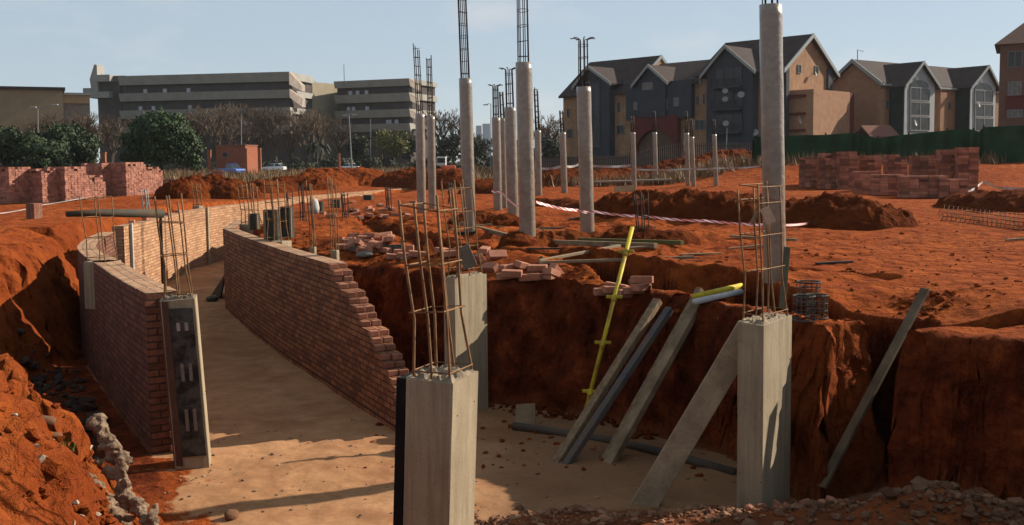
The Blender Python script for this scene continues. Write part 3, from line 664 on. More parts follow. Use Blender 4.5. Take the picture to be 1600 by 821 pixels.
# cages and plinths along the walls
def plinth_cage(label, px, py, pty, w, bars, seed, ph=0.5, m=STEEL, board=False, z=0.0):
    g = G(px, py, z); Y = g.y; h = (D(px, pty, Y)-D(px, py, Y)).z; ww = w*Y/F
    root = empty('rebar_cage', g, label, 'rebar cage', 'rebar cages along the curved walls')
    MB().box(g + V(0, 0, -ph/2), (ww*1.25, ww*1.1, ph), R(-20)).build('plinth', CONC, root, bevel=0.01)
    cage(root, g, ww, ww*0.8, R(-20), h, (bars+1)//2, 2, (0.06, 0.35, 0.65, 0.93), (-0.06, 0), max(0.011, Y*0.00052), m, 0.03, seed); return root
plinth_cage('heavy four-sided rebar cage where the short shaded wall ends', 160, 408, 302, 34, 4, 31, 0.9)
plinth_cage('dense rebar cage at the far tip of the red curved wall', 393, 350, 288, 24, 8, 32, 0.5)
plinth_cage('tall thin rebar cage rising from the red curved wall beside two dark shutters', 434, 377, 283, 26, 6, 33, 0.35)
plinth_cage('pair of thin bars on a block, right of the dark shutters', 489, 386, 284, 7, 4, 34, 0.3)
plinth_cage('thin leaning bars on the pale block near the stepped wall end', 523, 391, 280, 9, 4, 35, 0.35)
plinth_cage('small cage on a slim post against the far tan wall', 309, 322, 287, 10, 4, 36, 0.2)
plinth_cage('small bright tie cage standing behind the pipe', 229, 330, 296, 9, 4, 37, 0.3, pm('new_galvanised_wire', (0.45, 0.45, 0.44), None, 5, 0.5, 0.1, metal=0.5))
# dark shutters still standing on column bases
SH = pm('dark_shutter_ply', (0.085, 0.08, 0.062), (0.055, 0.052, 0.042), 2.5, 0.8, 0.2)
for (x0, x1, y0, y1, Y, l) in ((415, 436, 328, 372, 24.5, 'dark plywood column shutter on the red wall, left one of a pair'), (438, 458, 324, 366, 25.5, 'dark plywood column shutter on the red wall, right one of a pair'),
                               (390, 405, 334, 350, 29, 'low dark shutter box at the foot of the dense rebar cage'),
                               (489, 505, 315, 332, 38, 'dark shutter against the far tan wall, nearer one'), (518, 533, 312, 328, 41, 'dark shutter against the far tan wall, middle one'), (568, 582, 305, 314, 50, 'small dark shutter against the far tan wall, farthest one')):
    a, b, c = D(x0, y1, Y), D(x1, y1, Y), D(x0, y0, Y); w = b.x-a.x; h = c.z-a.z; z0 = min(a.z, -0.05)
    r_ = empty('column_shutter', V((a.x+b.x)/2, Y, z0), l, 'shutter', 'column shutters left standing')
    MB().box(V((a.x+b.x)/2, Y, (z0+c.z)/2), (w, w*0.8, c.z-z0), R(-8)).build('shutter_panel', SH, r_, bevel=0.01)
    for s in (-1, 1):
        e = MB(); e.box(V((a.x+b.x)/2 + s*(w/2-0.02), Y - w*0.4-0.03 - s*0.02, (z0+c.z)/2), (0.05, 0.04, c.z-z0-0.04), R(-8))
        e.build('batten', TIMBER_P, r_)
# slim concrete mullion posts and dark movement joints on the far tan wall
for i, (px, y0, y1, w, mm, l) in enumerate(((240, 352, 428, 2.5, SH, 'dark joint strip set against the far tan wall, left one'), (316, 322, 392, 5.5, CONC, 'slim pale concrete post standing against the far tan wall'),
                                            (192, 355, 405, 6, pm('whitewashed_board', (0.62, 0.58, 0.50), None, 3, 0.8), 'pale upright board at the left end of the far tan wall'))):
    best = min(range(len(FP_)), key=lambda k: abs((FP_[k].x/FP_[k].y) - (G(px, 340, 0).x/G(px, 340, 0).y)) + (0 if FP_[k].y < 60 else 9))
    c = FP_[best] + FN_[best]*0.22; w_ = w*c.y/F
    tag(MB().box(V(c.x, c.y, (FLOOR+0.06)/2), (w_, 0.08, -FLOOR+0.06), math.atan2(FN_[best].y, FN_[best].x)+math.pi/2).build('wall_post' if i else 'joint_strip', mm), l, 'post')
# leaning ply sheets at the foot of the inner wall
def sheet(name, label, p0, p1, p2, p3, th, m, cat):
    nrm = (p1-p0).cross(p3-p0).normalized()*th
    return tag(MB().hexa([p0, p1, p1+nrm, p0+nrm, p3, p2, p2+nrm, p3+nrm]).build(name, m), label, cat)
PLYB = pm('brown_ply', (0.20, 0.115, 0.06), (0.15, 0.085, 0.05), 2, 0.85, 0.2)
i1 = min(range(n), key=lambda i: abs(P[i].x/P[i].y + 0.268)); c = P[i1]; t_ = (P[i1+1]-P[i1-1]).normalized(); nn_ = -nor[i1]
a = c - t_*0.35 + nn_*0.55 + V(0, 0, FLOOR+.01); b = c - t_*0.95 + nn_*0.55 + V(0, 0, FLOOR+.01)
sheet('plywood_sheet', 'brown plywood sheet leaning against the red curved wall', b, a, a + V(0,0,1.42) - nn_*0.33, b + V(0,0,1.42) - nn_*0.33, 0.025, PLYB, 'board')
a = c + t_*0.25 + nn_*0.9 + V(0, 0, FLOOR+.01); b = c - t_*0.3 + nn_*0.62 + V(0, 0, FLOOR+.01)
sheet('plywood_sheet', 'dark narrow sheet propped behind the brown plywood sheet', b, a, a + V(0,0,0.95) - nn_*0.62, b + V(0,0,1.0) - nn_*0.42, 0.02, SH, 'board')
cl = MB(); o = c - t_*1.25 + nn_*0.62
for k in range(9): cl.rock(o + V(rng.uniform(-.22,.22), rng.uniform(-.2,.2), FLOOR+0.05+rng.uniform(0,.06)), 0.13, 900+k, 0.5)
tag(cl.build('crumpled_sheet', pm('grey_green_plastic', (0.12, 0.125, 0.09), (0.08, 0.08, 0.06), 4, 0.6), smooth=True), 'crumpled grey plastic lying at the foot of the plywood sheet', 'plastic sheet')

# ================================================================== poles, planks and pipes in the pit
# yellow prop
pa, pb2 = D(916, 640, 15.0), D(988, 355, 16.1)
pr = empty('scaffold_pole', V(pa.x, pa.y, FLOOR), 'bright yellow scaffold pole with wedge cups, leaning on the pit bank', 'pole')
dd = (pb2-pa); low = pa + dd*((FLOOR+0.02-pa.z)/dd.z)
MB().tube([low, pb2], 0.034, 14).build('tube', YEL, pr, smooth=True)
for (cx, cy) in ((978, 397), (961, 470), (940, 541), (918, 615)):
    t = (cy-640)/(355-640); c = pa.lerp(pb2, t); k = MB()
    k.box(c + V(0,0,.02), (0.25, 0.05, 0.045), R(-10)); k.box(c - V(0,0,.02), (0.05, 0.22, 0.045), R(-10)); k.tube([c-dd.normalized()*0.05, c+dd.normalized()*0.05], 0.046, 12)
    k.build('wedge_cup', YEL, pr, bevel=0.006)
def pole(label, p, Yp, q_, Yq, w, h, m, name='timber_plank', cat='plank', group='timbers leaning in the pit', ext=False):
    a, b = D(*p, Yp), D(*q_, Yq)
    return tag(MB().bar(a, b, w, h).build(name, m, bevel=0.006), label, cat, group)
T2 = pm('grey_old_timber', (0.42, 0.30, 0.18), (0.19, 0.135, 0.08), 3, 0.9, 0.5, 0.006, 24)
T3 = pm('blue_stained_timber', (0.10, 0.105, 0.12), (0.18, 0.13, 0.085), 4, 0.85, 0.4, 0.006, 24)
pole('leftmost of the leaning timbers, its foot dark blue', (862, 736), 13.62, (1028, 470), 15.2, 0.13, 0.10, TIMBER)
pole('blue-stained leaning timber beside the leftmost one', (872, 746), 13.48, (1046, 483), 14.9, 0.115, 0.09, T3)
pole('thin dark leaning timber behind the thick grey one', (936, 737), 13.6, (1094, 452), 15.0, 0.10, 0.09, TIMBER)
pole('thick grey leaning timber with a rough top end', (940, 746), 13.45, (1100, 458), 14.8, 0.155, 0.10, T2)
# wide plank against the right column
a, b = D(1003, 796, 11.9), D(1150, 548, 11.95)
tag(MB().bar(a + (a-b).normalized()*0.1, b + (b-a)*0.14, 0.30, 0.10, up=(0.25, 1, 0.0)).build('timber_plank', pm('concrete_stained_plank', (0.55, 0.41, 0.26), (0.33, 0.24, 0.15), 3, 0.9, 0.4, 0.005, 30), bevel=0.006), 'wide cement-stained plank leaning against the right concrete column', 'plank')
pole('slender dark plank leaning alone in the slot at far right', (1283, 762), 11.6, (1446, 452), 12.5, 0.12, 0.05, pm('dark_grey_plank', (0.26, 0.19, 0.12), (0.13, 0.095, 0.06), 3, 0.9, 0.4, 0.005, 24), group=None)
# long pipe lying along the foot of the bank
pts = [D(803, 676, 15.45), D(880, 690, 15.0), D(960, 706, 14.5), D(1040, 727, 13.9), D(1150, 765, 12.95)]
pts = [V(p.x, p.y, FLOOR+0.05) for p in pts]
tag(MB().tube(pts, 0.065, 12).build('drain_pipe', pm('dusty_grey_pipe', (0.15, 0.115, 0.08), (0.10, 0.08, 0.065), 2, 0.85, 0.4), smooth=True), 'long dusty pipe lying along the foot of the pit bank', 'pipe')
a = on(822, 676, FLOOR); sheet('block_board', 'small grey board propped at the foot of the pit bank', V(a.x-.16, 15.5, FLOOR), V(a.x+.16, 15.45, FLOOR), V(a.x+.15, 15.6, FLOOR+.36), V(a.x-.14, 15.65, FLOOR+.33), 0.05, T2, 'board')
# two pipes on the lip beside the right column
gz0 = gz(2.7, 14.6)
for dx, m, l in ((0, YEL, 'yellow tube lying on the lip of the pit beside the timbers'), (1, pm('white_pipe', (0.72, 0.72, 0.70), None, 3, 0.4), 'white tube lying against the yellow one on the pit lip')):
    a, b = D(1085, 464+dx*8, 14.5-dx*0.1), D(1158, 447+dx*9, 15.2-dx*0.12)
    tag(MB().tube([a, b], 0.045, 12).build('pipe', m, smooth=True), l, 'pipe')
# flat poles lying on the site
for (x0, y0, x1, y1, w, h, m, l) in ((865, 385, 1025, 391, 0.10, 0.10, T2, 'grey pole lying flat on the site behind the yellow prop'), (905, 381, 1066, 386, 0.09, 0.09, pm('olive_pole', (0.20, 0.17, 0.06), None, 4, 0.8), 'olive pole lying flat beyond the grey one'),
                                     (842, 413, 968, 389, 0.08, 0.05, TIMBER_P, 'pale timber batten lying askew at the edge of the trench'), (842, 416, 1085, 407, 0.05, 0.05, TIMBER_P, 'long thin pale pole bridging the trench'),
                                     (720, 354, 810, 378, 0.10, 0.10, TIMBER, 'weathered pole lying at the foot of the centre columns'), (548, 396, 630, 393, 0.12, 0.12, T3, 'dark pipe lying among the bricks by the stepped wall'),
                                     (1140, 373, 1190, 376, 0.09, 0.05, TIMBER_P, 'short plank lying on the ground left of the thick round column'), (1195, 376, 1245, 379, 0.09, 0.05, TIMBER_P, 'short plank lying just right of the thick round column')):
    a, b = on(x0, y0), on(x1, y1); a.z += h*0.5+0.03; b.z += h*0.5+0.03
    tag(MB().bar(a, b, w, h).build('timber_pole', m, bevel=0.005), l, 'pole')
# upright stake by the right cage
a = on(1226, 470); tag(MB().bar(D(1222, 482, 12.6), D(1230, 386, 12.6), 0.075, 0.04, up=(0,1,0)).build('timber_stake', pm('greenish_stake', (0.20, 0.19, 0.12), (0.14, 0.13, 0.085), 3, 0.9), bevel=0.004), 'greenish timber stake standing behind the rebar cage on the right', 'stake')
# tag tied to the right cage, offcut leaning on back cage
c = D(1200, 337, 11.6); tag(MB().box(c, (0.11, 0.02, 0.19), M=Matrix.Rotation(R(-25), 3, 'Y')).build('paper_tag', pm('cream_tag', (0.75, 0.58, 0.42), (0.7, 0.4, 0.25), 9, 0.7, 0)), 'cream tag with an orange stripe tied to the rebar cage at right', 'tag')
c = D(729, 402, 16.3); tag(MB().box(c, (0.22, 0.05, 0.36), M=Matrix.Rotation(R(-22), 3, 'Y')).build('timber_offcut', pm('offcut_grey', (0.27, 0.21, 0.16), None, 4, 0.9)), 'grey timber offcut wedged in the cage of the pale column behind', 'board')
c = D(1187, 330, 11.75); tag(MB().bar(D(1174, 350, 11.75), D(1190, 322, 11.75), 0.05, 0.04).build('timber_offcut', TIMBER), 'short dark timber wedged inside the right rebar cage', 'board')
# ================================================================== loose bricks, soil heaps, tape, rubble
bm_ = MB(); bm_.box((0, 0, 0.055), (0.34, 0.165, 0.11)); brick0 = bm_.build('loose_brick', BRK, bevel=0.008)
used = [False]
def brick(p, rz, rx=0.0, ry=0.0, label='', group='loose bricks lying about the site', s=1.0):
    o = brick0 if not used[0] else brick0.copy()
    if used[0]: COL.objects.link(o)
    used[0] = True; o.location = p; o.rotation_euler = (rx, ry, rz); o.scale = (s*rng.uniform(.93, 1.05),)*3; tag(o, label, 'brick', group)
def heap_of_bricks(spots, label, group, zoff=0.0):
    for (px, py, lvl, rz, rx, ry) in spots:
        p = on(px, py + lvl*8); p.z += lvl*0.112 + zoff; jz = rng.gauss(0, 22); brick(p, R(rz + jz), R(rx + rng.gauss(0, 4)), R(ry + rng.gauss(0, 5)), label, group)
heap_of_bricks([(750,412,0,20,0,60), (768,422,0,-30,35,0), (757,396,0,70,0,0), (776,402,0,10,50,0)], 'pinkish brick tipped up against the pale column behind, by the pit lip', 'bricks tipped beside the pale column')
heap_of_bricks([(792,437,0,8,0,0), (828,440,0,-5,0,0), (862,437,0,40,0,0), (800,437,1,4,0,0), (838,441,1,-12,0,0), (862,438,1,25,0,20), (795,424,0,15,0,0), (815,420,0,60,20,25), (840,424,0,-8,0,0), (868,428,0,50,0,40)],
               'brick in the loose pile on the pit lip, centre', 'bricks piled on the pit lip')
heap_of_bricks([(945,464,0,5,0,0), (983,466,0,-5,0,0), (1002,458,0,12,0,0), (962,456,0,-10,0,0), (958,464,1,8,0,0), (990,462,1,-8,0,0), (1000,447,0,3,0,0), (1003,448,1,6,0,0)],
               'brick in the small stack on the lip behind the yellow prop', 'bricks stacked behind the yellow prop')
q = random.Random(5)
heap_of_bricks([(q.uniform(536, 612), q.uniform(366, 396), q.choice((0, 0, 1)), q.uniform(-90, 90), q.choice((0, 0, q.uniform(-40, 40))), q.choice((0, 0, q.uniform(-30, 30)))) for _ in range(34)],
               'brick in the jumbled heap right of the stepped wall end', 'bricks heaped beyond the stepped wall')
heap_of_bricks([(q.uniform(500, 700), q.uniform(318, 345), 0, q.uniform(-90, 90), 0, 0) for _ in range(22)], 'brick scattered on the earth along the far tan wall', 'bricks scattered along the far wall')
heap_of_bricks([(616,406,0,10,0,0), (634,404,0,-4,0,0), (652,402,0,14,0,0), (690,396,0,70,0,0), (706,402,0,5,0,0), (622,398,0,80,0,0), (640,396,0,85,0,90)], 'brick lying loose at the trench edge behind the nearest rebar cage', 'bricks along the trench edge')
for k, (i, r_) in enumerate(((10, 8), (22, -14), (36, 5), (44, 50), (58, 0))):
    p = FP_[min(i, len(FP_)-1)]; brick(V(p.x, p.y, 0.0), math.atan2(FN_[i].x, -FN_[i].y)+R(r_), 0, 0, 'brick left lying on top of the far tan wall', 'bricks on top of the far wall')

def heap(label, pts, hw, h, seed, m=SOIL, nl=120, nw=30, name='soil_heap', cl=1.0, sink=0.15):
    pts = [Vector((p.x, p.y, 0)) for p in pts]; L = [0]
    for a, b in zip(pts[:-1], pts[1:]): L.append(L[-1]+(b-a).length)
    X = np.zeros((nw, nl)); Y = np.zeros((nw, nl)); Z = np.zeros((nw, nl))
    for i in range(nl):
        s = L[-1]*i/(nl-1); k = max(j for j in range(len(L)) if L[j] <= s+1e-9); k = min(k, len(pts)-2)
        t = (s-L[k])/max(1e-9, L[k+1]-L[k]); c = pts[k].lerp(pts[k+1], t); d = (pts[min(k+1, len(pts)-1)]-pts[k]).normalized(); nr = Vector((-d.y, d.x, 0))
        en = min(1, (s)/max(hw*1.1, .01), (L[-1]-s)/max(hw*1.1, .01)); en = math.sqrt(max(0, en*(2-en)))
        for j in range(nw):
            u = -1 + 2*j/(nw-1); X[j, i] = c.x + nr.x*u*hw*(0.35+0.65*en); Y[j, i] = c.y + nr.y*u*hw*(0.35+0.65*en); Z[j, i] = h*en*(1-abs(u)**2.2)**1.1
    nzv = fbm(X*0.8+seed, Y*0.8, seed*3.1, 3, seed); nz2 = fbm(X*3.2, Y*3.2, Z*2, 4, seed+3)
    g0, _, _ = terrain(X, Y)
    e = np.clip(Z/(0.25*h+1e-6), 0, 1)
    Zf = g0 - sink*(1-e) + Z*(1+0.14*nzv) + e*cl*(0.10*nz2+0.07*fbm(X*6, Y*6, 0, 3, seed+5))*min(1.6, h*1.4+.2)
    X2 = X + 0.10*e*fbm(X*2.3, Y*2.3, 5, 3, seed+8)*cl; 
    o = grid_mesh(name, X2, Y + 0.08*e*nz2*cl, Zf, m); return tag(o, label, 'soil heap')
SOIL_D = soil_mat('dark_dug_soil', dark=0.42)
heap('long ridge of dark dug soil running behind the red and white tape', [G(926, 338), G(1010, 340), G(1200, 347), G(1330, 352), G(1425, 351)], 1.35, 0.72, 3, SOIL_D, 260, 40)
heap('low crumbled soil spread around the foot of the round column by the dark rebar bundle', [G(865, 376), G(960, 376), G(1085, 382)], 0.9, 0.22, 4, SOIL_D, 160, 30)
heap('broad orange soil mound beyond the far tan wall, before the white cars', [G(470, 292), G(540, 288), G(600, 289)], 3.4, 1.25, 6, SOIL, 140, 40)
heap('dark red soil mound beyond the far tan wall, right end', [G(590, 291), G(660, 291), G(720, 296)], 2.6, 1.25, 7, SOIL_D, 120, 36)
heap('dark red soil heap behind the near end of the tan wall', [G(268, 312), G(330, 306), G(385, 309)], 1.6, 0.95, 8, SOIL_D, 120, 36)
heap('low brown soil heap behind the dense rebar cage', [G(390, 303), G(450, 298), G(520, 298)], 1.8, 0.75, 9, SOIL_D, 120, 30)
heap('far band of dark soil behind the slim round columns', [G(845, 292), G(960, 286), G(1080, 284), G(1185, 282)], 3.0, 1.15, 10, SOIL_D, 220, 36)
heap('soil heap at the foot of the round columns left of centre', [G(738, 303), G(775, 300), G(800, 303)], 1.5, 0.8, 12, SOIL_D, 80, 30)
heap('low spoil heap at the right edge of the site below the brick pallets', [G(1480, 322), G(1560, 326), G(1660, 332)], 1.6, 0.55, 13, SOIL_D, 120, 30)
heap('dirt thrown up beside the thin trench left of the centre columns', [G(585, 352), G(660, 372), G(700, 392)], 0.45, 0.22, 15, SOIL_D, 100, 20)
heap('dirt thrown up along the long trench behind the yellow prop', [G(880, 395), G(1020, 420), G(1150, 434)], 0.4, 0.12, 16, SOIL, 140, 20)
# clods and pebbles over the site
def scatter(name, label, n, fn, m, seed, rr, flat=0.7):
    q = random.Random(seed); b = MB()
    for k in range(n):
        x, y = fn(q); r = rr(q); b.rock((x, y, 0), r, seed*10000+k, flat); 
        nz_ = len(b.v)-12
        for j in range(12): b.v[nz_+j].z += 0
        b._p = getattr(b, '_p', []) + [(x, y, r)]
    xs_ = np.array([p[0] for p in b._p]); ys_ = np.array([p[1] for p in b._p]); zs_ = terrain(xs_, ys_)[0]
    for k, z in enumerate(zs_):
        for j in range(12): b.v[k*12+j].z += float(z) + b._p[k][2]*0.2
    return tag(b.build(name, m), label, kind='stuff')
def site(q):
    while True:
        p = G(q.uniform(560, 1650), q.uniform(300, 470))
        if p.y < 45: return p.x + q.gauss(0, .1), p.y + q.gauss(0, .2)
CLOD = soil_mat('red_clod', dark=0.8)
scatter('soil_clods', 'small red clods strewn over the site ground', 800, site, CLOD, 21, lambda q: abs(q.gauss(0.0, 0.024))+0.008)
def rub(q):
    x = q.uniform(-0.5, 8.5); return x, min(11.75 if x < 3.7 else 10.5-0.5*(x-4.0), 11.0 + q.gauss(0.1, 0.28))
scatter('rubble', 'broken stone and brick rubble strewn along the near edge of the pit floor', 2200, rub, STONE, 22, lambda q: abs(q.gauss(0, 0.026))+0.010)
def rub2(q): 
    x = q.gauss(4.6, 1.3); return x, q.uniform(9.6, 11.8 if x < 3.7 else 10.55 - 0.5*(x-4.0))
scatter('rubble', 'grey stone rubble tipped at the foot of the right bank', 750, rub2, pm('grey_rubble', (0.27, 0.155, 0.09), (0.15, 0.07, 0.038), 3, 0.95, 0.5, 0.02, 30, island=0.3), 23, lambda q: abs(q.gauss(0, 0.032))+0.015)
def bankl(q): return q.uniform(-5.4, -2.6), q.uniform(7.6, 10.4)
scatter('pebbles', 'small stones and clods on the near left earth bank', 900, bankl, soil_mat('bank_clod', dark=0.85), 24, lambda q: abs(q.gauss(0, 0.022))+0.01)
scatter('pebbles', 'pale pebbles on the near left earth bank', 160, bankl, pm('pale_pebble', (0.50, 0.38, 0.28), (0.40, 0.24, 0.15), 3, 0.95, 0.4, island=0.25), 25, lambda q: abs(q.gauss(0, 0.02))+0.012)
def floorq(q): return q.uniform(-4.6, 3.5), q.uniform(11.6, 16.2)
scatter('pebbles', 'grit and mortar crumbs on the ramp floor', 350, floorq, pm('mortar_crumb', (0.40, 0.29, 0.19), (0.30, 0.18, 0.11), 3, 0.95, 0.3, island=0.3), 26, lambda q: abs(q.gauss(0, 0.012))+0.007)
def trq(q):
    i = q.randrange(len(NP_)); return NP_[i].x - NN_[i].x*q.uniform(.4, 1.6), NP_[i].y - NN_[i].y*q.uniform(.4, 1.6)
scatter('rubble', 'broken brick and rubbish in the dark gap beside the short curved wall', 160, trq, pm('dark_rubbish', (0.10, 0.07, 0.055), (0.06, 0.035, 0.025), 3, 0.95), 27, lambda q: abs(q.gauss(0, 0.05))+0.03)
# broken brick chunks at the foot of the right column
for k, (px, py, r) in enumerate(((1190, 798, .085), (1214, 806, .10), (1240, 800, .085), (1262, 806, .11), (1300, 800, .09), (1170, 812, .07), (1228, 815, .08), (1285, 812, .07))):
    p = G(px, py, FLOOR+0.2); b = MB(); b.rock((p.x, p.y, gz(p.x, p.y)+r*0.45), r, 700+k, 0.85)
    tag(b.build('broken_brick', BRK, bevel=0.01), 'broken red brick chunk at the foot of the right concrete column', 'brick', 'broken bricks by the right column')
for k, (px, py, Y, r, l, m) in enumerate(((18, 585, 9.4, .20, 'large rounded soil-covered boulder at the top of the near left bank', soil_mat('boulder_soil', dark=0.95)), (66, 630, 9.4, .13, 'pale broken concrete lump on the near left bank, with weeds beside it', STONE), (84, 636, 9.4, .10, 'smooth pale stone next to the concrete lump on the near left bank', STONE),
                                       (42, 622, 9.3, .09, 'greyish stone uphill of the concrete lump', STONE), (10, 690, 8.8, .07, 'small pale stone at the frame edge on the near left bank', STONE), (80, 676, 8.9, .07, 'pinkish stone below the concrete lump on the near left bank', STONE),
                                       (160, 782, 8.7, .11, 'rough pale mortar lump low on the near left bank', STONE), (363, 818, 11.6, .14, 'pale stone lying on the ramp floor at the bottom edge of the frame', STONE), (1385, 790, 10.9, .12, 'reddish brick lump in the rubble below the far right plank', BRK), (1560, 806, 9.4, .12, 'big grey stone at the right end of the rubble', STONE))):
    p = D(px, py, Y); z = gz(p.x, p.y); b = MB(); b.rock((p.x, p.y, z+r*0.25), r, 800+k, 0.7)
    o = b.build('stone', m); sd = o.modifiers.new('sub', 'SUBSURF'); sd.levels = 2; sd.render_levels = 2; o.data.polygons.foreach_set('use_smooth', [True]*len(o.data.polygons)); tag(o, l, 'stone')
# slump of spilled concrete down the edge of the near left bank
path = [(140, 652, 9.9), (172, 690, 9.7), (184, 735, 9.5), (205, 780, 9.3), (236, 822, 9.1), (255, 850, 9.0)]
q = random.Random(44); b = MB()
for a, c in zip(path[:-1], path[1:]):
    for k in range(60):
        t = q.random(); p = D(a[0]+(c[0]-a[0])*t + q.gauss(0, 9), a[1]+(c[1]-a[1])*t + q.gauss(0, 5), a[2]+(c[2]-a[2])*t); z = min(p.z, gz(p.x, p.y)+.10) if q.random() < .5 else p.z
        b.rock((p.x, p.y, z-.02), q.uniform(.025, .075), q.randrange(99999), .9)
o = b.build('concrete_spill', pm('spilled_concrete', (0.40, 0.28, 0.19), (0.24, 0.15, 0.095), 9, 0.95, 0.9, 0.03, 38), smooth=True); rm = o.modifiers.new('fuse', 'REMESH'); rm.mode = 'VOXEL'; rm.voxel_size = .012; rm.use_smooth_shade = False
tag(o, 'knobbly slump of spilled concrete down the edge of the near left bank', 'concrete')
# litter
p = D(50, 700, 8.9); z = gz(p.x, p.y)+0.03; c = empty('litter_cup', V(p.x, p.y, z), 'crumpled white cup with a red tip lying on the near left bank', 'cup')
MB().tube([V(p.x-.07, p.y, z+.045), V(p.x+.02, p.y-.02, z+.02)], [.04, .03], 10).build('cup_body', pm('white_paper', (0.78, 0.74, 0.70), None, 5, 0.7, 0), c)
MB().tube([V(p.x+.022, p.y-.02, z+.02), V(p.x+.10, p.y-.04, z-.01)], [.028, .008], 10).build('cup_tip', pm('red_paper', (0.65, 0.04, 0.06), None, 5, 0.6, 0), c)
for k, (px, py, Y, l) in enumerate(((118, 716, 8.8, 'crumpled scrap of white paper low on the near left bank'), (238, 778, 9.9, 'small white scrap of paper on the pit floor at the bank foot'), (62, 386, 18.8, 'white strip of paper on the sunlit bank beyond the shaded wall'))):
    p = D(px, py, Y); z = gz(p.x, p.y); b = MB(); b.rock((p.x, p.y, z+.02), .05, 870+k, .35); tag(b.build('paper_scrap', MATS['white_paper']), l, 'paper')
# weeds on the bank
b = MB(); p = D(94, 622, 9.5); z0 = gz(p.x, p.y); q = random.Random(9)
for k in range(60):
    a = q.uniform(0, 6.3); d = V(math.cos(a), math.sin(a), 0)*q.uniform(.02, .12); c = V(p.x + q.gauss(0, .05), p.y + q.gauss(0, .05), z0); h = q.uniform(.05, .14); s = V(-d.y, d.x, 0).normalized()*.008
    b.add([c-s, c+s, c+d+V(0,0,h)+s*.2, c+d+V(0,0,h)-s*.2], [(0,1,2,3)])
tag(b.build('weed', pm('weed_green', (0.10, 0.16, 0.03), (0.16, 0.17, 0.05), 20, 0.8, 0)), 'tuft of green weed beside the pale concrete lump on the near left bank', 'weed')

# ================================================================== barrier tape and strings
def tape_mat():
    m, n, b = new_mat('red_white_tape'); t = nn(n, 'ShaderNodeTexCoord'); sx = nn(n, 'ShaderNodeSeparateXYZ'); n.links.new(t.outputs['UV'], sx.inputs[0])
    a = nn(n, 'ShaderNodeMath', operation='MULTIPLY_ADD'); n.links.new(sx.outputs['X'], a.inputs[0]); a.inputs[1].default_value = 4.2; n.links.new(sx.outputs['Y'], a.inputs[2])
    f = nn(n, 'ShaderNodeMath', operation='FRACT'); n.links.new(a.outputs[0], f.inputs[0]); r = ramp(n, f.outputs[0], [(0.47, (0.62, 0.05, 0.04)), (0.5, (0.80, 0.74, 0.70))])
    n.links.new(r.outputs['Color'], b.inputs['Base Color']); b.inputs['Roughness'].default_value = 0.5; return m
TAPE = tape_mat(); WHITE_T = pm('white_tape', (0.72, 0.66, 0.60), None, 5, 0.6, 0)
def ribbon(name, label, pts, w, m, sag=0.0, cat='barrier tape', twist=0.5, seg=14, group=None):
    P_ = []
    for a, b in zip(pts[:-1], pts[1:]):
        for k in range(seg):
            t = k/seg; p = a.lerp(b, t); P_.append(p - V(0, 0, sag*4*t*(1-t)))
    P_.append(pts[-1]); bq = MB(); u = 0
    for i in range(len(P_)-1):
        def off(k): a = twist*math.sin(k*0.7); return V(0, math.sin(a), math.cos(a))*w/2
        a, b = P_[i], P_[i+1]; u2 = u + (b-a).length; oa, ob = off(i), off(i+1); th = V(0, 0.003, 0)
        bq.add([a-oa, b-ob, b+ob, a+oa], [(0,1,2,3)], [[(u,0),(u2,0),(u2,1),(u,1)]]); u = u2
    return tag(bq.build(name, m), label, cat, group)
ribbon('barrier_tape', 'red and white barrier tape strung from the centre columns across the site', [D(838, 316, 21.9), D(903, 329, 23.2), D(930, 331, 23.4), D(1010, 338, 23.6), D(1100, 345, 23.8), D(1228, 352, 24.2), on(1275, 353) + V(0,0,.12), on(1335, 357)+V(0,0,.05)], 0.06, TAPE, 0.03)
ribbon('barrier_tape', 'short red and white tape tied round the middle group of round columns', [D(768, 299, 29.8), D(783, 300, 29.6), D(806, 322, 26.4), D(812, 321, 26.2)], 0.07, TAPE, 0.02)
ribbon('string_line', 'white tape strung along the far slim columns, left length', [D(842, 263, 60), D(880, 259, 60), D(905, 257, 61), D(985, 259, 62)], 0.14, WHITE_T, 0.1, 'tape')
ribbon('string_line', 'white tape strung along the far slim columns, right length', [D(993, 265, 62), D(1080, 264, 62), D(1118, 263, 62), D(1188, 260, 62)], 0.10, WHITE_T, 0.05, 'tape')
bp = on(54, 342); br_ = empty('brick_pier', bp, 'little dark brick pier with strings tied to it, before the left brick pallets', 'pier')
h = (D(54, 318, bp.y)-D(54, 342, bp.y)).z; MB().box(bp + V(0, 0, h/2-.05), (0.40, 0.36, h+.1), R(-25)).build('pier_body', brick_mat('pier_brick', (0.36, 0.15, 0.10), (0.26, 0.10, 0.07), (0.3, 0.2, 0.15), 0.22, 0.09, uv=False), br_, bevel=0.01)
for (a, b, l) in (((54, 322), (132, 309), 'pale string running from the brick pier to the heap by the pallets'), ((-10, 335), (50, 325), 'pale string running left from the brick pier, upper one'), ((-10, 347), (50, 337), 'pale string running left from the brick pier, lower one')):
    ribbon('string_line', l, [D(a[0], a[1], bp.y), D(b[0], b[1], bp.y+1.5)], 0.035, WHITE_T, 0.02, 'string')
# big dark pipe lying across the bank top at left
a, b = D(104, 335, 25.5), D(254, 334, 27.5)
tag(MB().tube([a, a.lerp(b, .3) + V(0,0,.03), b], [0.07, 0.095, 0.12], 16).build('large_pipe', pm('dark_dusty_pipe', (0.075, 0.065, 0.05), (0.15, 0.085, 0.04), 1.3, 0.7, 0.3, lo=0.45, hi=0.7), smooth=True), 'thick dark pipe lying across the bank top behind the short wall', 'pipe')
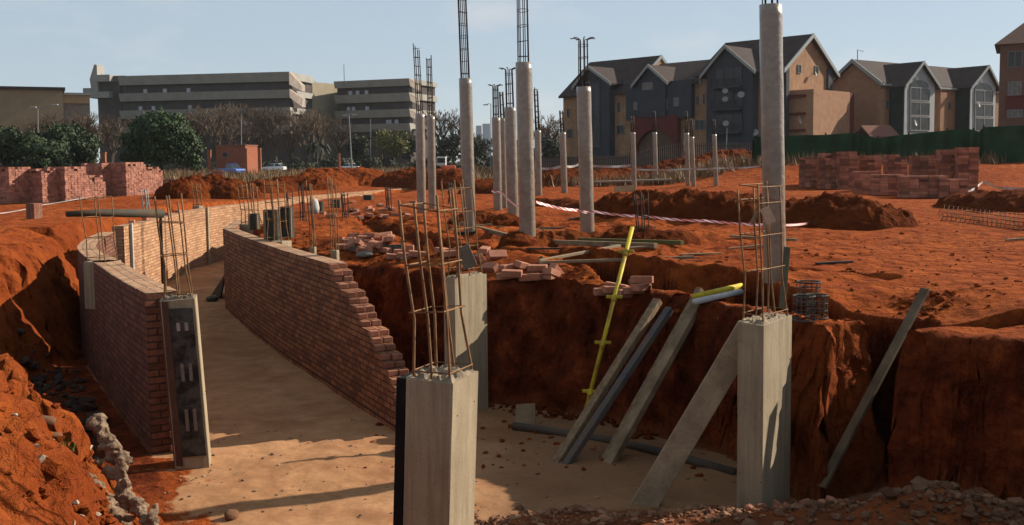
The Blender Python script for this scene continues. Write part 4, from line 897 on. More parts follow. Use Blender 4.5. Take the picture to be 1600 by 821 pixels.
# white bag on the far wall
p = G(491, 334, 0.05); b = MB(); b.tube([p, p + V(0,0,.2), p + V(.02,0,.42), p + V(.05,0,.52)], [.16, .19, .14, .05], 10); tag(b.build('cement_bag', pm('white_bag', (0.72, 0.68, 0.62), (0.6, 0.55, 0.5), 4, 0.7, 0.2), smooth=True), 'white cement bag standing near the far tan wall', 'bag')
# rounded grey sack by the bricks
p = on(572, 404); b = MB(); b.rock(p + V(0,0,.07), .22, 33, .45); o = b.build('cement_sack', pm('grey_sack', (0.26, 0.24, 0.21), (0.17, 0.15, 0.13), 12, 0.9), smooth=True); sd = o.modifiers.new('s', 'SUBSURF'); sd.levels = sd.render_levels = 2; tag(o, 'grey sack of cement slumped on the ground right of the stepped wall end', 'sack')
# wire spacer rings stacked on the lip beside the right column
WIRE = pm('dull_wire', (0.14, 0.12, 0.10), (0.09, 0.075, 0.06), 8, 0.85, 0.2)
for k, (px, py, r, h, l) in enumerate(((1256, 502, .13, .30, 'wire reinforcement basket on the lip, front one of the cluster'), (1276, 498, .13, .28, 'wire reinforcement basket on the lip, touching the front one'), (1263, 476, .16, .26, 'wire reinforcement basket on the lip, set behind the front pair'))):
    g = on(px, py); c = empty('wire_basket', g, l, 'wire basket', 'wire baskets on the pit lip')
    for t in (0.0, .33, .66, 1.0):
        MB().tube([g + V(math.cos(a)*r, math.sin(a)*r, 0.012+h*t) for a in [2*math.pi*i/18 for i in range(19)]], .007 + (.006 if t in (0.0, 1.0) else 0), 5).build('hoop', WIRE, c)
    for i in range(12): a = 2*math.pi*i/12; MB().tube([g + V(math.cos(a)*r, math.sin(a)*r, 0), g + V(math.cos(a)*r, math.sin(a)*r, h)], .005, 4).build('wire', WIRE, c)

# ================================================================== pallets of bricks
def pallet_bricks(name, label, p, w, d, h, rz, m, seed, group, bh=0.115, bl=0.36, rag=0.0, parent_top=True):
    q = random.Random(seed); root = empty(name, p, label, 'brick pallet', group); Mz = Matrix.Rotation(rz, 3, 'Z')
    nx, ny, nz_ = max(2, round(w/bl)), max(2, round(d/(bl*0.5))), max(2, round(h/bh)); b = MB()
    for k in range(nz_):
        for i in range(nx):
            for j in range(ny):
                if 0 < i < nx-1 and 0 < j < ny-1 and k < nz_-1: continue
                if k > nz_-4 and q.random() < rag*(k-nz_+4)/3: continue
                c = Vector(((i+.5)*w/nx - w/2 + q.uniform(-.018, .018), (j+.5)*d/ny - d/2 + q.uniform(-.018, .018), (k+.5)*bh))
                b.box(p + Mz @ c, (w/nx*0.965, d/ny*0.95, bh*0.93), rz + q.uniform(-.03, .03))
    b.build('brick_stack', m, root)
    f = MB(); f.box(p + V(0, 0, h*0.45), (w*0.86, d*0.86, h*0.9-0.02), rz); f.build('stack_core', pm('dusty_core', (0.20, 0.10, 0.07), None, 3, 0.95), root)
    return root
PINK = pm('dusty_pink_brick', (0.56, 0.27, 0.19), (0.42, 0.17, 0.12), 4, 0.92, 0.4, 0.01, 30, island=0.3)
DKB = pm('brown_pallet_brick', (0.58, 0.245, 0.155), (0.34, 0.13, 0.08), 1.5, 0.92, 0.4, 0.01, 30, island=0.45)
LP = [(18, 318, 1.55, 1.2, 1.85, 'brick pallet at the left frame edge, tallest and nearest of the pink row'), (72, 316, 1.1, 1.2, 1.75, 'slim pink brick pallet with a dark gap to its left, second in the row'), (104, 313, 1.5, 1.3, 1.75, 'pink brick pallet with a shaded hollow front, third in the row'),
      (138, 311, 1.2, 1.2, 1.3, 'low ragged pink brick pallet in front of the taller ones'), (160, 307, 1.6, 1.4, 1.9, 'pink brick pallet behind the low ragged one'), (196, 306, 1.7, 1.5, 1.9, 'wide sunlit pink brick pallet near the right end of the row'), (226, 303, 1.5, 1.6, 1.75, 'sunlit pink brick pallet with a slumped right side, last in the row')]
for k, (px, py, w, d, h, l) in enumerate(LP):
    g = on(px, py); g.z -= .03; pallet_bricks('brick_pallet', l, g, w*1.1, d, h, R(-32 + (k*37 % 9)), PINK, 50+k, 'pink brick pallets on the left', rag=0.5 if k in (3, 6) else 0.15)
for k, (px, py) in enumerate(((244, 302), (236, 306), (250, 300), (215, 310), (228, 311), (200, 312), (180, 313))):
    pass
g = on(341, 286); pallet_bricks('brick_pallet', 'narrow lone pile of bricks with pale ends, by the red gatehouse', g, 1.0, 1.0, 1.25, R(20), PINK, 71, None, rag=.4)
for k, (px, py, w) in enumerate(((268, 291, 2.2), (295, 291, 2.2), (318, 290, 1.4))):
    g = on(px, py); pallet_bricks('brick_pile', ('slumped brick pile right of the pink pallets', 'low brick pile between the slumped pile and the lone narrow one', 'smallest low brick pile next to the lone narrow one')[k], g, w, 1.1, .62, R(-15+20*k), DKB, 80+k, 'low brick piles behind the dug soil', rag=.8)
RP = [(1262, 296, 1.9, 1.3, 2.0, 'rough dark brick pallet at the left end of the far brown row'), (1292, 298, 1.9, 1.3, 2.1, 'dark brick pallet with a crumbling top, second in the far row'), (1322, 300, 1.8, 1.3, 2.1, 'dark brick pallet third in the far row, taller than those in front'),
      (1358, 298, 2.2, 1.3, 2.0, 'brown brick pallet in the upper far row with a sunlit top edge'), (1398, 299, 1.9, 1.3, 2.0, 'brown brick pallet in the middle of the upper far row'), (1440, 300, 2.2, 1.3, 2.05, 'wide brown brick pallet right of the middle in the upper far row'), (1480, 301, 1.6, 1.3, 2.1, 'brown brick pallet next to the sunlit end pallet'), (1508, 303, 1.7, 1.6, 2.15, 'brick pallet with a sunlit right side, at the right end of the far row')]
for k, (px, py, w, d, h, l) in enumerate(RP):
    g = on(px, py-3); pallet_bricks('brick_pallet', l, g, w*.55, d, h*(.92+.03*(k*7 % 5)), R(-16+(k*5 % 11)), DKB, 90+k, 'brown brick pallets before the green fence', bh=.14, bl=.4, rag=.5)
for k, (px, py, w, h, l) in enumerate(((1352, 303, 1.5, 1.05, 'low brown brick pallet in the front row, left one'), (1385, 305, 1.9, 1.0, 'low brown brick pallet in the front row, middle one'), (1440, 309, 2.6, .95, 'long low brown brick pallet in the front row'), (1487, 309, 1.6, .85, 'low brown brick pallet in the front row, right one'))):
    g = on(px, py); pallet_bricks('brick_pallet', l, g, w*.78, 1.0, h, R(-12), DKB, 110+k, 'low brown brick pallets in front', bh=.14, bl=.4, rag=.3)
# flat pile of reinforcement mesh mats at the right edge, pale timbers
g0 = on(1475, 342); b = MB()
for k in range(26):
    a = on(1476 + k*7, 326 + k*0.9); a2 = on(1472+k*7, 346 + k*0.9); a.z += .12; a2.z += .03; b.tube([a, a2], .010, 4)
for j in range(5):
    t = j/4; b.tube([on(1474, 326+20*t) + V(0,0,.12-.09*t), on(1654, 350+20*t) + V(0,0,.12-.09*t)], .010, 4)
tag(b.build('reinforcing_mesh', pm('mud_caked_bar', (0.16, 0.075, 0.035), (0.10, 0.045, 0.022), 9, 0.95, 0), smooth=True), 'rusty mats of reinforcing mesh lying at the right edge of the site', 'mesh mat')
a, b2 = on(930, 292), on(1045, 288); tag(MB().bar(a + V(0,0,.3), b2 + V(0,0,.3), 1.2, .12).build('timber_stack', pm('pale_grey_boards', (0.36, 0.30, 0.23), (0.26, 0.21, 0.16), 3, 0.9, .4), bevel=.01), 'low stack of pale boards lying among the far slim columns', 'boards')
a = on(1032, 290); tag(MB().bar(D(1024, 268, a.y), D(1034, 291, a.y), .12, .08).build('timber_brace', TIMBER_P), 'pale timber brace leaning on a slim far column', 'brace')
p = on(975, 302); sheet('plywood_sheet', 'torn orange-brown board lying on the soil behind the round column', p+V(-.6,0,.05), p+V(.6,0,.05), p+V(.65,.2,.42), p+V(-.5,.2,.35), .03, pm('orange_board', (0.55, 0.33, 0.17), None, 3, .9), 'board')
ribbon('plastic_strip', 'white plastic strip trailing from the end of the right brick pallets', [on(1510, 305)+V(0,0,.1), on(1522, 302)+V(0,0,.2), on(1536, 296)+V(0,0,.4), on(1560, 300)+V(0,0,.2), on(1610, 303)+V(0,0,.2)], .12, WHITE_T, 0, 'plastic')

def lumps(q): return q.uniform(-5.6, -2.5), q.uniform(7.4, 11.0)
scatter('soil_clods', 'red clods crumbled over the near left earth bank', 700, lumps, SOIL, 28, lambda q: abs(q.gauss(0, 0.04))+0.015)
def bfoot(q):
    i = q.randrange(20, 27); a, b_ = EXC[i], EXC[i+1]; t = q.random(); return a[0]+(b_[0]-a[0])*t - abs(q.gauss(0, .14)), a[1]+(b_[1]-a[1])*t - abs(q.gauss(0, .22))
scatter('soil_clods', 'fallen clods along the foot of the pit bank', 420, bfoot, soil_mat('fallen_clod', dark=.5), 29, lambda q: abs(q.gauss(0, 0.035))+0.012)
def lipq(q):
    i = q.randrange(19, 33); a, b_ = EXC[i], EXC[min(i+1, len(EXC)-1)]; t = q.random(); return a[0]+(b_[0]-a[0])*t + q.uniform(.35, .9), a[1]+(b_[1]-a[1])*t + q.uniform(.35, .9)
scatter('soil_clods', 'loose clods along the lip of the pit', 500, lipq, SOIL, 30, lambda q: abs(q.gauss(0, 0.03))+0.01)

# offcuts, bars and scraps strewn over the rough middle of the site
q = random.Random(91); BITS = [TIMBER, TIMBER_P, T2, STEEL_D, SH]
for k in range(33):
    px, py = (q.uniform(600, 1150), q.uniform(322, 428)) if k < 30 else (q.uniform(1240, 1590), q.uniform(350, 455))
    a = on(px, py)
    if gz(a.x, a.y) < -0.45: continue
    L = q.uniform(.25, 1.1); an = q.uniform(-.6, .6); m = q.choice(BITS); w = .025 if m is STEEL_D else q.uniform(.05, .11); c = a + V(math.cos(an)*L, math.sin(an)*L, 0); c.z = gz(c.x, c.y) + w*.4; a.z += w*.4
    tag(MB().bar(a, c, w, w*.45).build('rebar_offcut' if m is STEEL_D else 'timber_offcut', m, bevel=.003), 'thin rebar offcut lying on the red earth of the site' if m is STEEL_D else 'short timber offcut lying on the red earth of the site', 'offcut', 'rebar offcuts on the site' if m is STEEL_D else 'timber offcuts on the site')
for k, (px, py, pty, l) in enumerate(((455, 372, 300, 'thin pair of rebar starters beside the second dark shutter'), (540, 340, 300, 'small rebar starter near the far tan wall'), (608, 330, 292, 'rebar starter beside the close pair of round columns'), (705, 318, 285, 'short rebar starter right of the close pair of round columns'), (474, 345, 288, 'thin rebar starter behind the leaning thin bars'))):
    starter(l, px, py, pty, 7, 4, STEEL_D, 140+k, .010)
for k, (px, py, r) in enumerate(((1060, 405, .0), )): pass
heap('small heap of crumbled soil at the foot of the second tallest centre column', [G(770, 382), G(810, 386), G(880, 380)], .55, .25, 31, SOIL_D, 100, 24)
heap('patch of dug soil between the middle round columns', [G(700, 352), G(760, 350), G(830, 352)], .8, .3, 32, SOIL_D, 120, 24)
heap('line of dug soil beyond the middle round columns', [G(800, 322), G(880, 322), G(930, 326)], .7, .3, 33, SOIL_D, 100, 24)
# ================================================================== buildings beyond the site
class Fac:
    """a facade plane: O is a plan point on it, d the direction along it (to the right), n points to the viewer's side"""
    def __init__(s, O, d):
        s.O = V(O[0], O[1], 0); s.d = V(d[0], d[1], 0).normalized(); s.n = V(s.d.y, -s.d.x, 0)
    def P(s, u, z, v=0.0): return s.O + s.d*u + s.n*v + V(0, 0, z)
    def uz(s, px, py, v=0.0):
        r = ray(px, py); c = V(0, 0, CAM_Z); o = s.O + s.n*v; t = (o-c).dot(s.n)/r.dot(s.n); p = c + r*t
        return (p-s.O).dot(s.d), p.z
    def box(s, b, u0, u1, z0, z1, v0, v1):
        return b.hexa([s.P(u0,z0,v1), s.P(u1,z0,v1), s.P(u1,z0,v0), s.P(u0,z0,v0), s.P(u0,z1,v1), s.P(u1,z1,v1), s.P(u1,z1,v0), s.P(u0,z1,v0)])
    def pent(s, b, u0, u1, z0, ze, zr, v0, v1, ur=None):    # gable facing the viewer, between depths v0 (back) and v1 (front)
        ur = (u0+u1)/2 if ur is None else ur
        return b.prism([s.P(u0,z0,v1), s.P(u1,z0,v1), s.P(u1,ze,v1), s.P(ur,zr,v1), s.P(u0,ze,v1)], -s.n*(v1-v0))
    def gable_roof(s, b, u0, u1, ze, zr, v0, v1, th=0.25, ov=0.5, ur=None):   # ridge runs along depth
        ur = (u0+u1)/2 if ur is None else ur
        for a in (u0, u1):
            sl = (zr-ze)/(ur-a); e = a + (-ov if a < ur else ov); zz = zr - abs(sl)*abs(ur-e)
            b.prism([s.P(e,zz,v1+ov*.6), s.P(ur,zr,v1+ov*.6), s.P(ur,zr+th,v1+ov*.6), s.P(e,zz+th,v1+ov*.6)], -s.n*(v1-v0+ov*.6))
    def barge(s, b, u0, u1, ze, zr, v1, ov=0.5, w=0.35, ur=None):
        ur = (u0+u1)/2 if ur is None else ur
        for a in (u0, u1):
            sl = (zr-ze)/(ur-a); e = a + (-ov if a < ur else ov); zz = zr - abs(sl)*abs(ur-e)
            b.prism([s.P(e,zz-w*.5,v1+ov*.6+.08), s.P(ur,zr-w*.5,v1+ov*.6+.08), s.P(ur,zr+.3,v1+ov*.6+.08), s.P(e,zz+.3,v1+ov*.6+.08)], s.n*0.1)
    def long_roof(s, b, u0, u1, ze, zr, vf, vb, th=0.3, ov=0.5):     # ridge runs along the facade
        vm = (vf+vb)/2
        for e in (vf+ov, vb-ov):
            zz = ze - (zr-ze)*ov/abs(vf-vm)
            b.prism([s.P(u0,zz,e), s.P(u0,zr,vm), s.P(u0,zr+th,vm), s.P(u0,zz+th,e)], s.d*(u1-u0))
FB = brick_mat('ochre_face_brick', (0.50, 0.295, 0.165), (0.42, 0.235, 0.13), (0.36, 0.24, 0.16), 0.5, 0.2, uv=False, bs=0.2, dirt=.5)
FB2 = pm('brown_face_brick', (0.52, 0.29, 0.17), (0.42, 0.225, 0.135), 1.5, 0.9, 0.2, 0.01, 30)
BLUE = pm('slate_blue_render', (0.084, 0.088, 0.102), (0.066, 0.07, 0.083), 0.6, 0.9, 0.1)
ROOFM = pm('dark_brown_roof_tiles', (0.085, 0.058, 0.05), (0.058, 0.042, 0.038), 1.2, 0.85, 0.4, 0.03, 8)
TRIM = pm('pale_green_grey_trim', (0.42, 0.44, 0.42), (0.36, 0.38, 0.37), 2, 0.7, 0.1)
REDM = pm('dark_red_render', (0.20, 0.045, 0.035), (0.16, 0.035, 0.03), 1, 0.85, 0.1)
GLASS = glass_mat(); WHITE = pm('white_paint', (0.95, 0.95, 0.93), None, 4, 0.6, 0)
FRAME = pm('window_frame_white', (0.42, 0.41, 0.40), None, 4, 0.6, 0); GREENS = pm('dark_green_render', (0.05, 0.072, 0.066), None, 1, 0.85, .1)
GREY_R = pm('light_grey_render', (0.62, 0.63, 0.64), (0.55, 0.56, 0.57), 1, 0.85, .1)
def win(f, root, p0, p1, v, bars=(1, 1), name='window', fr=FRAME, gl=GLASS):
    u0, z1 = f.uz(*p0, v); u1, z0 = f.uz(*p1, v); w = max(.05, (u1-u0)*0.026)
    b = MB(); f.box(b, u0, u1, z0, z0+w, v-.05, v+.09); f.box(b, u0, u1, z1-w, z1, v-.05, v+.09); f.box(b, u0, u0+w, z0+w, z1-w, v-.05, v+.09); f.box(b, u1-w, u1, z0+w, z1-w, v-.05, v+.09)
    for i in range(1, bars[0]+1): c = u0+(u1-u0)*i/(bars[0]+1); f.box(b, c-w/2, c+w/2, z0+w, z1-w, v-.05, v+.085)
    for i in range(1, bars[1]+1): c = z0+(z1-z0)*i/(bars[1]+1); f.box(b, u0+w, u1-w, c-w/2, c+w/2, v-.05, v+.08)
    o = b.build(name, fr, root); g = MB(); f.box(g, u0+w*.5, u1-w*.5, z0+w*.5, z1-w*.5, v-.04, v+.045); g.build('pane', gl, o); return o
def dish(f, root, px, py, v, r):
    r *= .62
    u, z = f.uz(px, py, v); c = f.P(u, z, v); b = MB(); nr = (f.n + V(.5, 0, .35)).normalized(); s = nr.cross(V(0,0,1)).normalized(); t = s.cross(nr)
    rings = [(0, -.18), (.5, -.13), (1.0, 0)]; vs = [c + nr*(r*rings[0][1])]
    for k in (1, 2): vs += [c + (s*math.cos(a) + t*math.sin(a))*r*rings[k][0] + nr*r*rings[k][1] for a in [2*math.pi*i/16 for i in range(16)]]
    fs = [(0, 1+i, 1+(i+1) % 16) for i in range(16)] + [(1+i, 17+i, 17+(i+1) % 16, 1+(i+1) % 16) for i in range(16)]
    b.add(vs, fs); b.bar(c - f.n*(v*0+.6), c - nr*r*.18, .06, .06); b.build('satellite_dish', pm('dish_grey', (0.42, 0.41, 0.40), None, 3, .5, 0), root)

# ---- gabled housing
f1 = Fac((D(877, 200, 152).x, 152), (0.71, -0.70)); 
house = empty('housing_block', f1.P(20, 0, -4), 'long gabled brick housing block with slate blue bays and a dark red archway', 'building')
uE, _ = f1.uz(1222, 100); DEP = 11.0; f2 = Fac(f1.P(uE, 0, 0), -f1.n)       # right gable end
try: DEP = max(9, min(15, f2.uz(1303, 112)[0]))
except Exception: pass
u0, zeA = f1.uz(880, 150); uA, _ = f1.uz(985, 150); uB, _ = f1.uz(1092, 150); mid = -DEP/2
_, zA = f1.uz(950, 98, mid); _, zB = f1.uz(1060, 101, mid); _, zC = f2.uz(1262, 55); zC = f1.uz(1180, 66, mid)[1]; _, zeC = f1.uz(1182, 112); _, zeB = f1.uz(1060, 131)
b = MB(); f1.box(b, u0, uA, 0, zeA, -DEP, 0); b.build('wall', FB, house)
b = MB(); f1.box(b, uA, uB, 0, zeB, -DEP+.2, -.2); b.build('wall', FB, house)
b = MB(); b.prism([f1.P(uE,0,0), f1.P(uE,0,-DEP), f1.P(uE,zeC,-DEP), f1.P(uE,zC-.15,mid), f1.P(uE,zeC,0)], -f1.d*(uE-uB)); b.build('gable_wall', FB, house)
for (a, c, ze, zr) in ((u0-.5, uA+.3, zeA, zA), (uA-.2, uB+.4, zeB, zB), (uB-.3, uE+.5, zeC, zC)):
    b = MB(); f1.long_roof(b, a, c, ze, zr, 0, -DEP); b.build('roof', ROOFM, house)
    b = MB()
    for e, sgn in ((0.5, 1), (-DEP-.5, -1)):
        vm = mid; zz = ze-(zr-ze)*.5/abs(vm)
        b.prism([f1.P(c,zz-.15,e), f1.P(c,zr-.15,vm), f1.P(c,zr+.38,vm), f1.P(c,zz+.38,e)], f1.d*.15)
    b.build('bargeboard', TRIM, house)
# triangle wall at the right end of section A and its lower left hip look
b = MB(); b.prism([f1.P(uA+.28,zeA,0), f1.P(uA+.28,zeA,-DEP), f1.P(uA+.28,zA-.1,mid)], -f1.d*.2); b.build('gable_wall', FB, house)
def bay(f, root, pl, pr, peak, eave_y, v, bot, m, z0=None, trim=TRIM):
    ul, ze = f.uz(pl, eave_y, v); ur_, _ = f.uz(pr, eave_y, v); up, zr = f.uz(*peak, v); zb = 0 if bot is None else f.uz(pl, bot, v)[1]
    b = MB(); f.pent(b, ul, ur_, zb, ze, zr-.12, -5, v, up); w = b.build('bay_wall', m, root)
    b = MB(); f.gable_roof(b, ul, ur_, ze, zr, -5.5, v, .22, .7, up); b.build('roof', ROOFM, root)
    b = MB(); f.barge(b, ul, ur_, ze, zr, v, .7, .3, up); b.build('bargeboard', trim, root)
bay(f1, house, 903, 952, (922, 106), 132, 1.2, None, BLUE)
bay(f1, house, 996, 1040, (1016, 104), 129, .9, 184, BLUE)
b = MB(); ua, za = f1.uz(978, 131, .6); ub, zb = f1.uz(1080, 184, .6); f1.box(b, ua, ub, zb, za-.1, -1, .6); b.build('bay_wall', BLUE, house)
bay(f1, house, 1104, 1176, (1136, 74), 114, 1.4, 238, BLUE)
# red archway
ua, zt = f1.uz(990, 183, .7); ub, zb = f1.uz(1058, 236, .7); _, zs = f1.uz(1000, 203, .7); b = MB(); pts = []
for i in range(13): t = i/12; pts.append((ua+.5+(ub-ua-1)*t, zs - 1.9*(2*t-1)**2))
for i in range(12):
    (p, zp), (q_, zq) = pts[i], pts[i+1]; b.prism([f1.P(p,zp,.7), f1.P(q_,zq,.7), f1.P(q_,zt,.7), f1.P(p,zt,.7)], -f1.n*.8)
f1.box(b, ua, ua+.5, 0, zt, -.1, .7); f1.box(b, ub-.5, ub, 0, zt, -.1, .7); b.build('archway', REDM, house)
b = MB(); f1.box(b, ua+.5, ub-.5, 0, zs+.2, -.1, .05); b.build('archway_shade', pm('dim_passage_plaster', (0.22, 0.13, 0.08), None, 1, .9), house)
win(f1, house, (916, 130), (938, 232), 1.25, (1, 2), fr=BLUE)
for p0, p1 in (((1005, 157), (1018, 173)), ((1028, 155), (1043, 171)), ((1053, 153), (1061, 166)), ((990, 160), (996, 172))): win(f1, house, p0, p1, .62, (1, 0), gl=pm('curtained_glass', (0.30, 0.27, 0.24), (0.2, 0.18, 0.16), 3, .4, 0))
win(f1, house, (1004, 130), (1020, 140), .92, (1, 0), gl=MATS['curtained_glass']); win(f1, house, (965, 160), (969, 176), .05, (0, 0)); win(f1, house, (964, 196), (976, 210), .05, (1, 0)); win(f1, house, (886, 170), (890, 184), .05, (0, 0)); win(f1, house, (886, 202), (895, 216), .05, (0, 0))
win(f1, house, (1088, 150), (1091, 164), .05, (0, 0)); win(f1, house, (1098, 147), (1101, 163), .05, (0, 0)); win(f1, house, (1086, 188), (1101, 203), .05, (1, 0))
for y0, y1 in ((107, 138), (143, 172), (178, 208)): win(f1, house, (1117, y0), (1160, y1), 1.45, (2, 0), fr=BLUE)
for y in (140, 174, 210): b = MB(); u_, z_ = f1.uz(1117, y, 1.5); u2, _ = f1.uz(1160, y, 1.5); f1.box(b, u_, u2, z_, z_+.25, 1.4, 2.4); b.build('balcony_slab', BLUE, house)
for y in (140, 174, 210):
    b = MB(); u_, z_ = f1.uz(1117, y, 1.5); u2, _ = f1.uz(1160, y, 1.5); f1.box(b, u_, u2, z_+1.15, z_+1.22, 2.3, 2.38)
    k = u_
    while k < u2: f1.box(b, k, k+.05, z_+.2, z_+1.17, 2.32, 2.36); k += .35
    b.build('balcony_rail', pm('dark_rail', (.05, .05, .06), None, 2, .6, 0), house)
for p in ((1133, 142, 2.5, .62), (1133, 155, 2.5, .62), (1158, 148, 2.5, .7), (1134, 193, 2.5, .65)): dish(f1, house, *p)
dish(f1, house, 1180, 207, 1.0, .75)
# right gable end with stair recess and the box wing
for p0, p1 in (((1246, 101), (1251, 115)), ((1273, 103), (1278, 116))): win(f2, house, p0, p1, .03, (0, 0))
dish(f2, house, 1275, 115, .6, .5)
b = MB(); ua, zt = f2.uz(1226, 103, .05); ub, _ = f2.uz(1231, 103, .05); f2.box(b, ua, ub, 0, zt, -.1, .3); b.build('corner_panel', BLUE, house); b = MB(); ua, zt = f2.uz(1292, 107, .05); ub, _ = f2.uz(1299, 107, .05); f2.box(b, ua, ub, 0, zt, -.1, .3); b.build('corner_panel', BLUE, house)
b = MB(); ua, zt = f2.uz(1240, 137, 3); ub, _ = f2.uz(1326, 137, 3); uk, _ = f2.uz(1269, 137, 3); f2.box(b, uk, ub, 0, zt, .02, 3.2); b.build('stair_wing', FB2, house)
b = MB(); u1_, _ = f2.uz(1334, 137, 3); f2.box(b, ub, u1_, 0, zt-.1, .02, 3.1); b.build('stair_wing_side', REDM, house)
for i, y in enumerate((152, 180, 206)):
    b = MB(); u_, z_ = f2.uz(1243, y, 1); f2.box(b, u_, uk, z_, z_+.3, .02, 2.2); b.build('stair_landing', REDM, house)
dish(f2, house, 1250, 187, 2.4, .8)

# ---- row of gabled flats
f3 = Fac((D(1376, 150, 135).x, 135), (0.80, 0.60)); f4 = Fac(f3.P(0, 0, 0), f3.n)
row = empty('row_of_flats', f3.P(8, 0, -4), 'row of brick flats with pale grey gabled bays and tall arched windows', 'building')
DEP3 = max(8, min(16, abs(Fac(f3.P(0,0,0), -f3.n).uz(1306, 130)[0]))); ze = f3.uz(1377, 129)[1]; m3 = -DEP3/2; zr = Fac(f3.P(0,0,0), -f3.n).uz(1333, 97)[1]; uR = f3.uz(1575, 130)[0]
b = MB(); b.prism([f3.P(0,0,0), f3.P(0,0,-DEP3), f3.P(0,ze,-DEP3), f3.P(0,zr-.15,m3), f3.P(0,ze,0)], f3.d*uR); b.build('wall', FB2, row)
b = MB(); f3.long_roof(b, -.5, uR, ze, zr, 0, -DEP3); b.build('roof', ROOFM, row)
b = MB()
for e in (.5, -DEP3-.5): zz = ze-(zr-ze)*.5/abs(m3); b.prism([f3.P(-.5,zz-.15,e), f3.P(-.5,zr-.15,m3), f3.P(-.5,zr+.38,m3), f3.P(-.5,zz+.38,e)], -f3.d*.15)
f3.box(b, -.4, uR, ze-.45, ze-.2, .45, .6); b.build('bargeboard', TRIM, row)
for (pl, pr, pk, ey, wx0, wx1, wt, wb) in ((1414, 1461, (1438, 99), 131, 1422, 1452, 128, 205), (1517, 1556, (1540, 105), 134, 1523, 1551, 132, 206)):
    bay(f3, row, pl, pr, pk, ey, 2.2, None, GREY_R)
    ul, zz = f3.uz(pl, ey, 2.2); b = MB(); f3.box(b, ul-.12, ul+.02, 0, zz-.3, .05, 2.1); b.build('bay_side', GREENS, row)
    h = (wb-wt-8)/3
    for k in range(3): win(f3, row, (wx0, wt+8+k*h), (wx1, wt+8+(k+1)*h), 2.25, (1, 0))
    ua, zt = f3.uz(wx0, wt+8, 2.3); ub, _ = f3.uz(wx1, wt+8, 2.3); b = MB(); c = (ua+ub)/2; pts = [f3.P(c + math.cos(a)*(ub-ua)/2, zt + math.sin(a)*1.0, 2.22) for a in [math.pi*i/10 for i in range(11)]]; b.prism(pts, f3.n*.05); b.build('arched_pane', GLASS, row)
    dish(f3, row, (wx0+wx1)/2+ (-6 if pl < 1500 else -7), 192 if pl < 1500 else 163, 3.0, .7)
for p0, p1 in (((1385, 158), (1388, 170)), ((1392, 158), (1399, 200)), ((1463, 160), (1467, 172)), ((1462, 193), (1467, 204)), ((1482, 160), (1485, 172)), ((1496, 160), (1503, 198)), ((1385, 140), (1398, 142))): win(f3, row, p0, p1, .04, (0, 0), gl=GLASS)
b = MB(); ua, zt = f3.uz(1470, 141, 1.1); ub, _ = f3.uz(1480, 141, 1.1); f3.box(b, ua, ub, 0, zt-.3, 0, 1.1); b.build('brick_pilaster', FB2, row); b = MB(); ua, _ = f3.uz(1377, 141, .6); ub, _ = f3.uz(1383, 141, .6); f3.box(b, ua, ub, 0, zt-.3, 0, .6); b.build('brick_pilaster', FB2, row)
fl = Fac(f3.P(0,0,0), -f3.n); 
u_, z_ = f3.uz(1341, 97, m3); MB().tube([f3.P(.6, zr, m3), f3.P(.6, zr+1.6, m3), f3.P(1.9, zr+1.5, m3)], .06, 5).build('aerial', FRAME, row)
g = D(1400, 210, 118); kz = gz(g.x, g.y)
gh = empty('low_brick_hut', V(D(1382, 210, 112).x, 112, 1.2), 'small brick hut with a tiled roof peeping over the green fence', 'hut')
fh = Fac((D(1362, 210, 112).x, 112), (1, .1)); u1_, zt = fh.uz(1400, 213); zr_ = fh.uz(1380, 199, -2)[1]; b = MB(); fh.box(b, 0, u1_, 0.8, zt, -4, 0); b.build('wall', FB2, gh); b = MB(); fh.long_roof(b, -.3, u1_+.3, zt, zr_, 0, -4, .2, .4); b.build('roof', pm('brown_red_tiles', (.30, .13, .09), (.22, .10, .07), 3, .9), gh)

# ---- tower at the right frame edge
f5 = Fac((D(1562, 100, 120).x, 120), (0.895, -0.445)); tw = empty('brick_block', f5.P(6, 0, -5), 'tall brown brick block with a hipped tile roof at the right frame edge', 'building')
ze5 = f5.uz(1566, 70)[1]; b = MB(); f5.box(b, 0, 13, 0, ze5, -11, 0); b.build('wall', pm('dark_brown_brick', (.25, .125, .085), (.20, .10, .07), 2, .9, .2, .01, 20), tw)
u_, zr5 = f5.uz(1600, 38, -5); b = MB(); bl = [f5.P(-.6, ze5, .6), f5.P(13.6, ze5, .6), f5.P(13.6, ze5, -11.6), f5.P(-.6, ze5, -11.6), f5.P(u_+1, zr5+1, -5.5), f5.P(10, zr5+1, -5.5)]
b.add(bl, [(0,1,5,4), (1,2,5), (2,3,4,5), (3,0,4), (3,2,1,0)]); b.build('roof', pm('red_brown_tiles', (.26, .15, .11), (.20, .115, .085), 3, .9, .4, .02, 12), tw)
win(f5, tw, (1575, 81), (1597, 105), .04, (1, 0)); win(f5, tw, (1575, 128), (1596, 149), .04, (2, 0), gl=MATS['curtained_glass']); win(f5, tw, (1574, 172), (1598, 184), .04, (2, 0), gl=MATS['curtained_glass'])
b = MB(); u_, z0 = f5.uz(1571, 172, .1); u2, z1 = f5.uz(1602, 149, .1); f5.box(b, u_, u2, z0, z1, 0, .12); b.build('spandrel', REDM, tw)

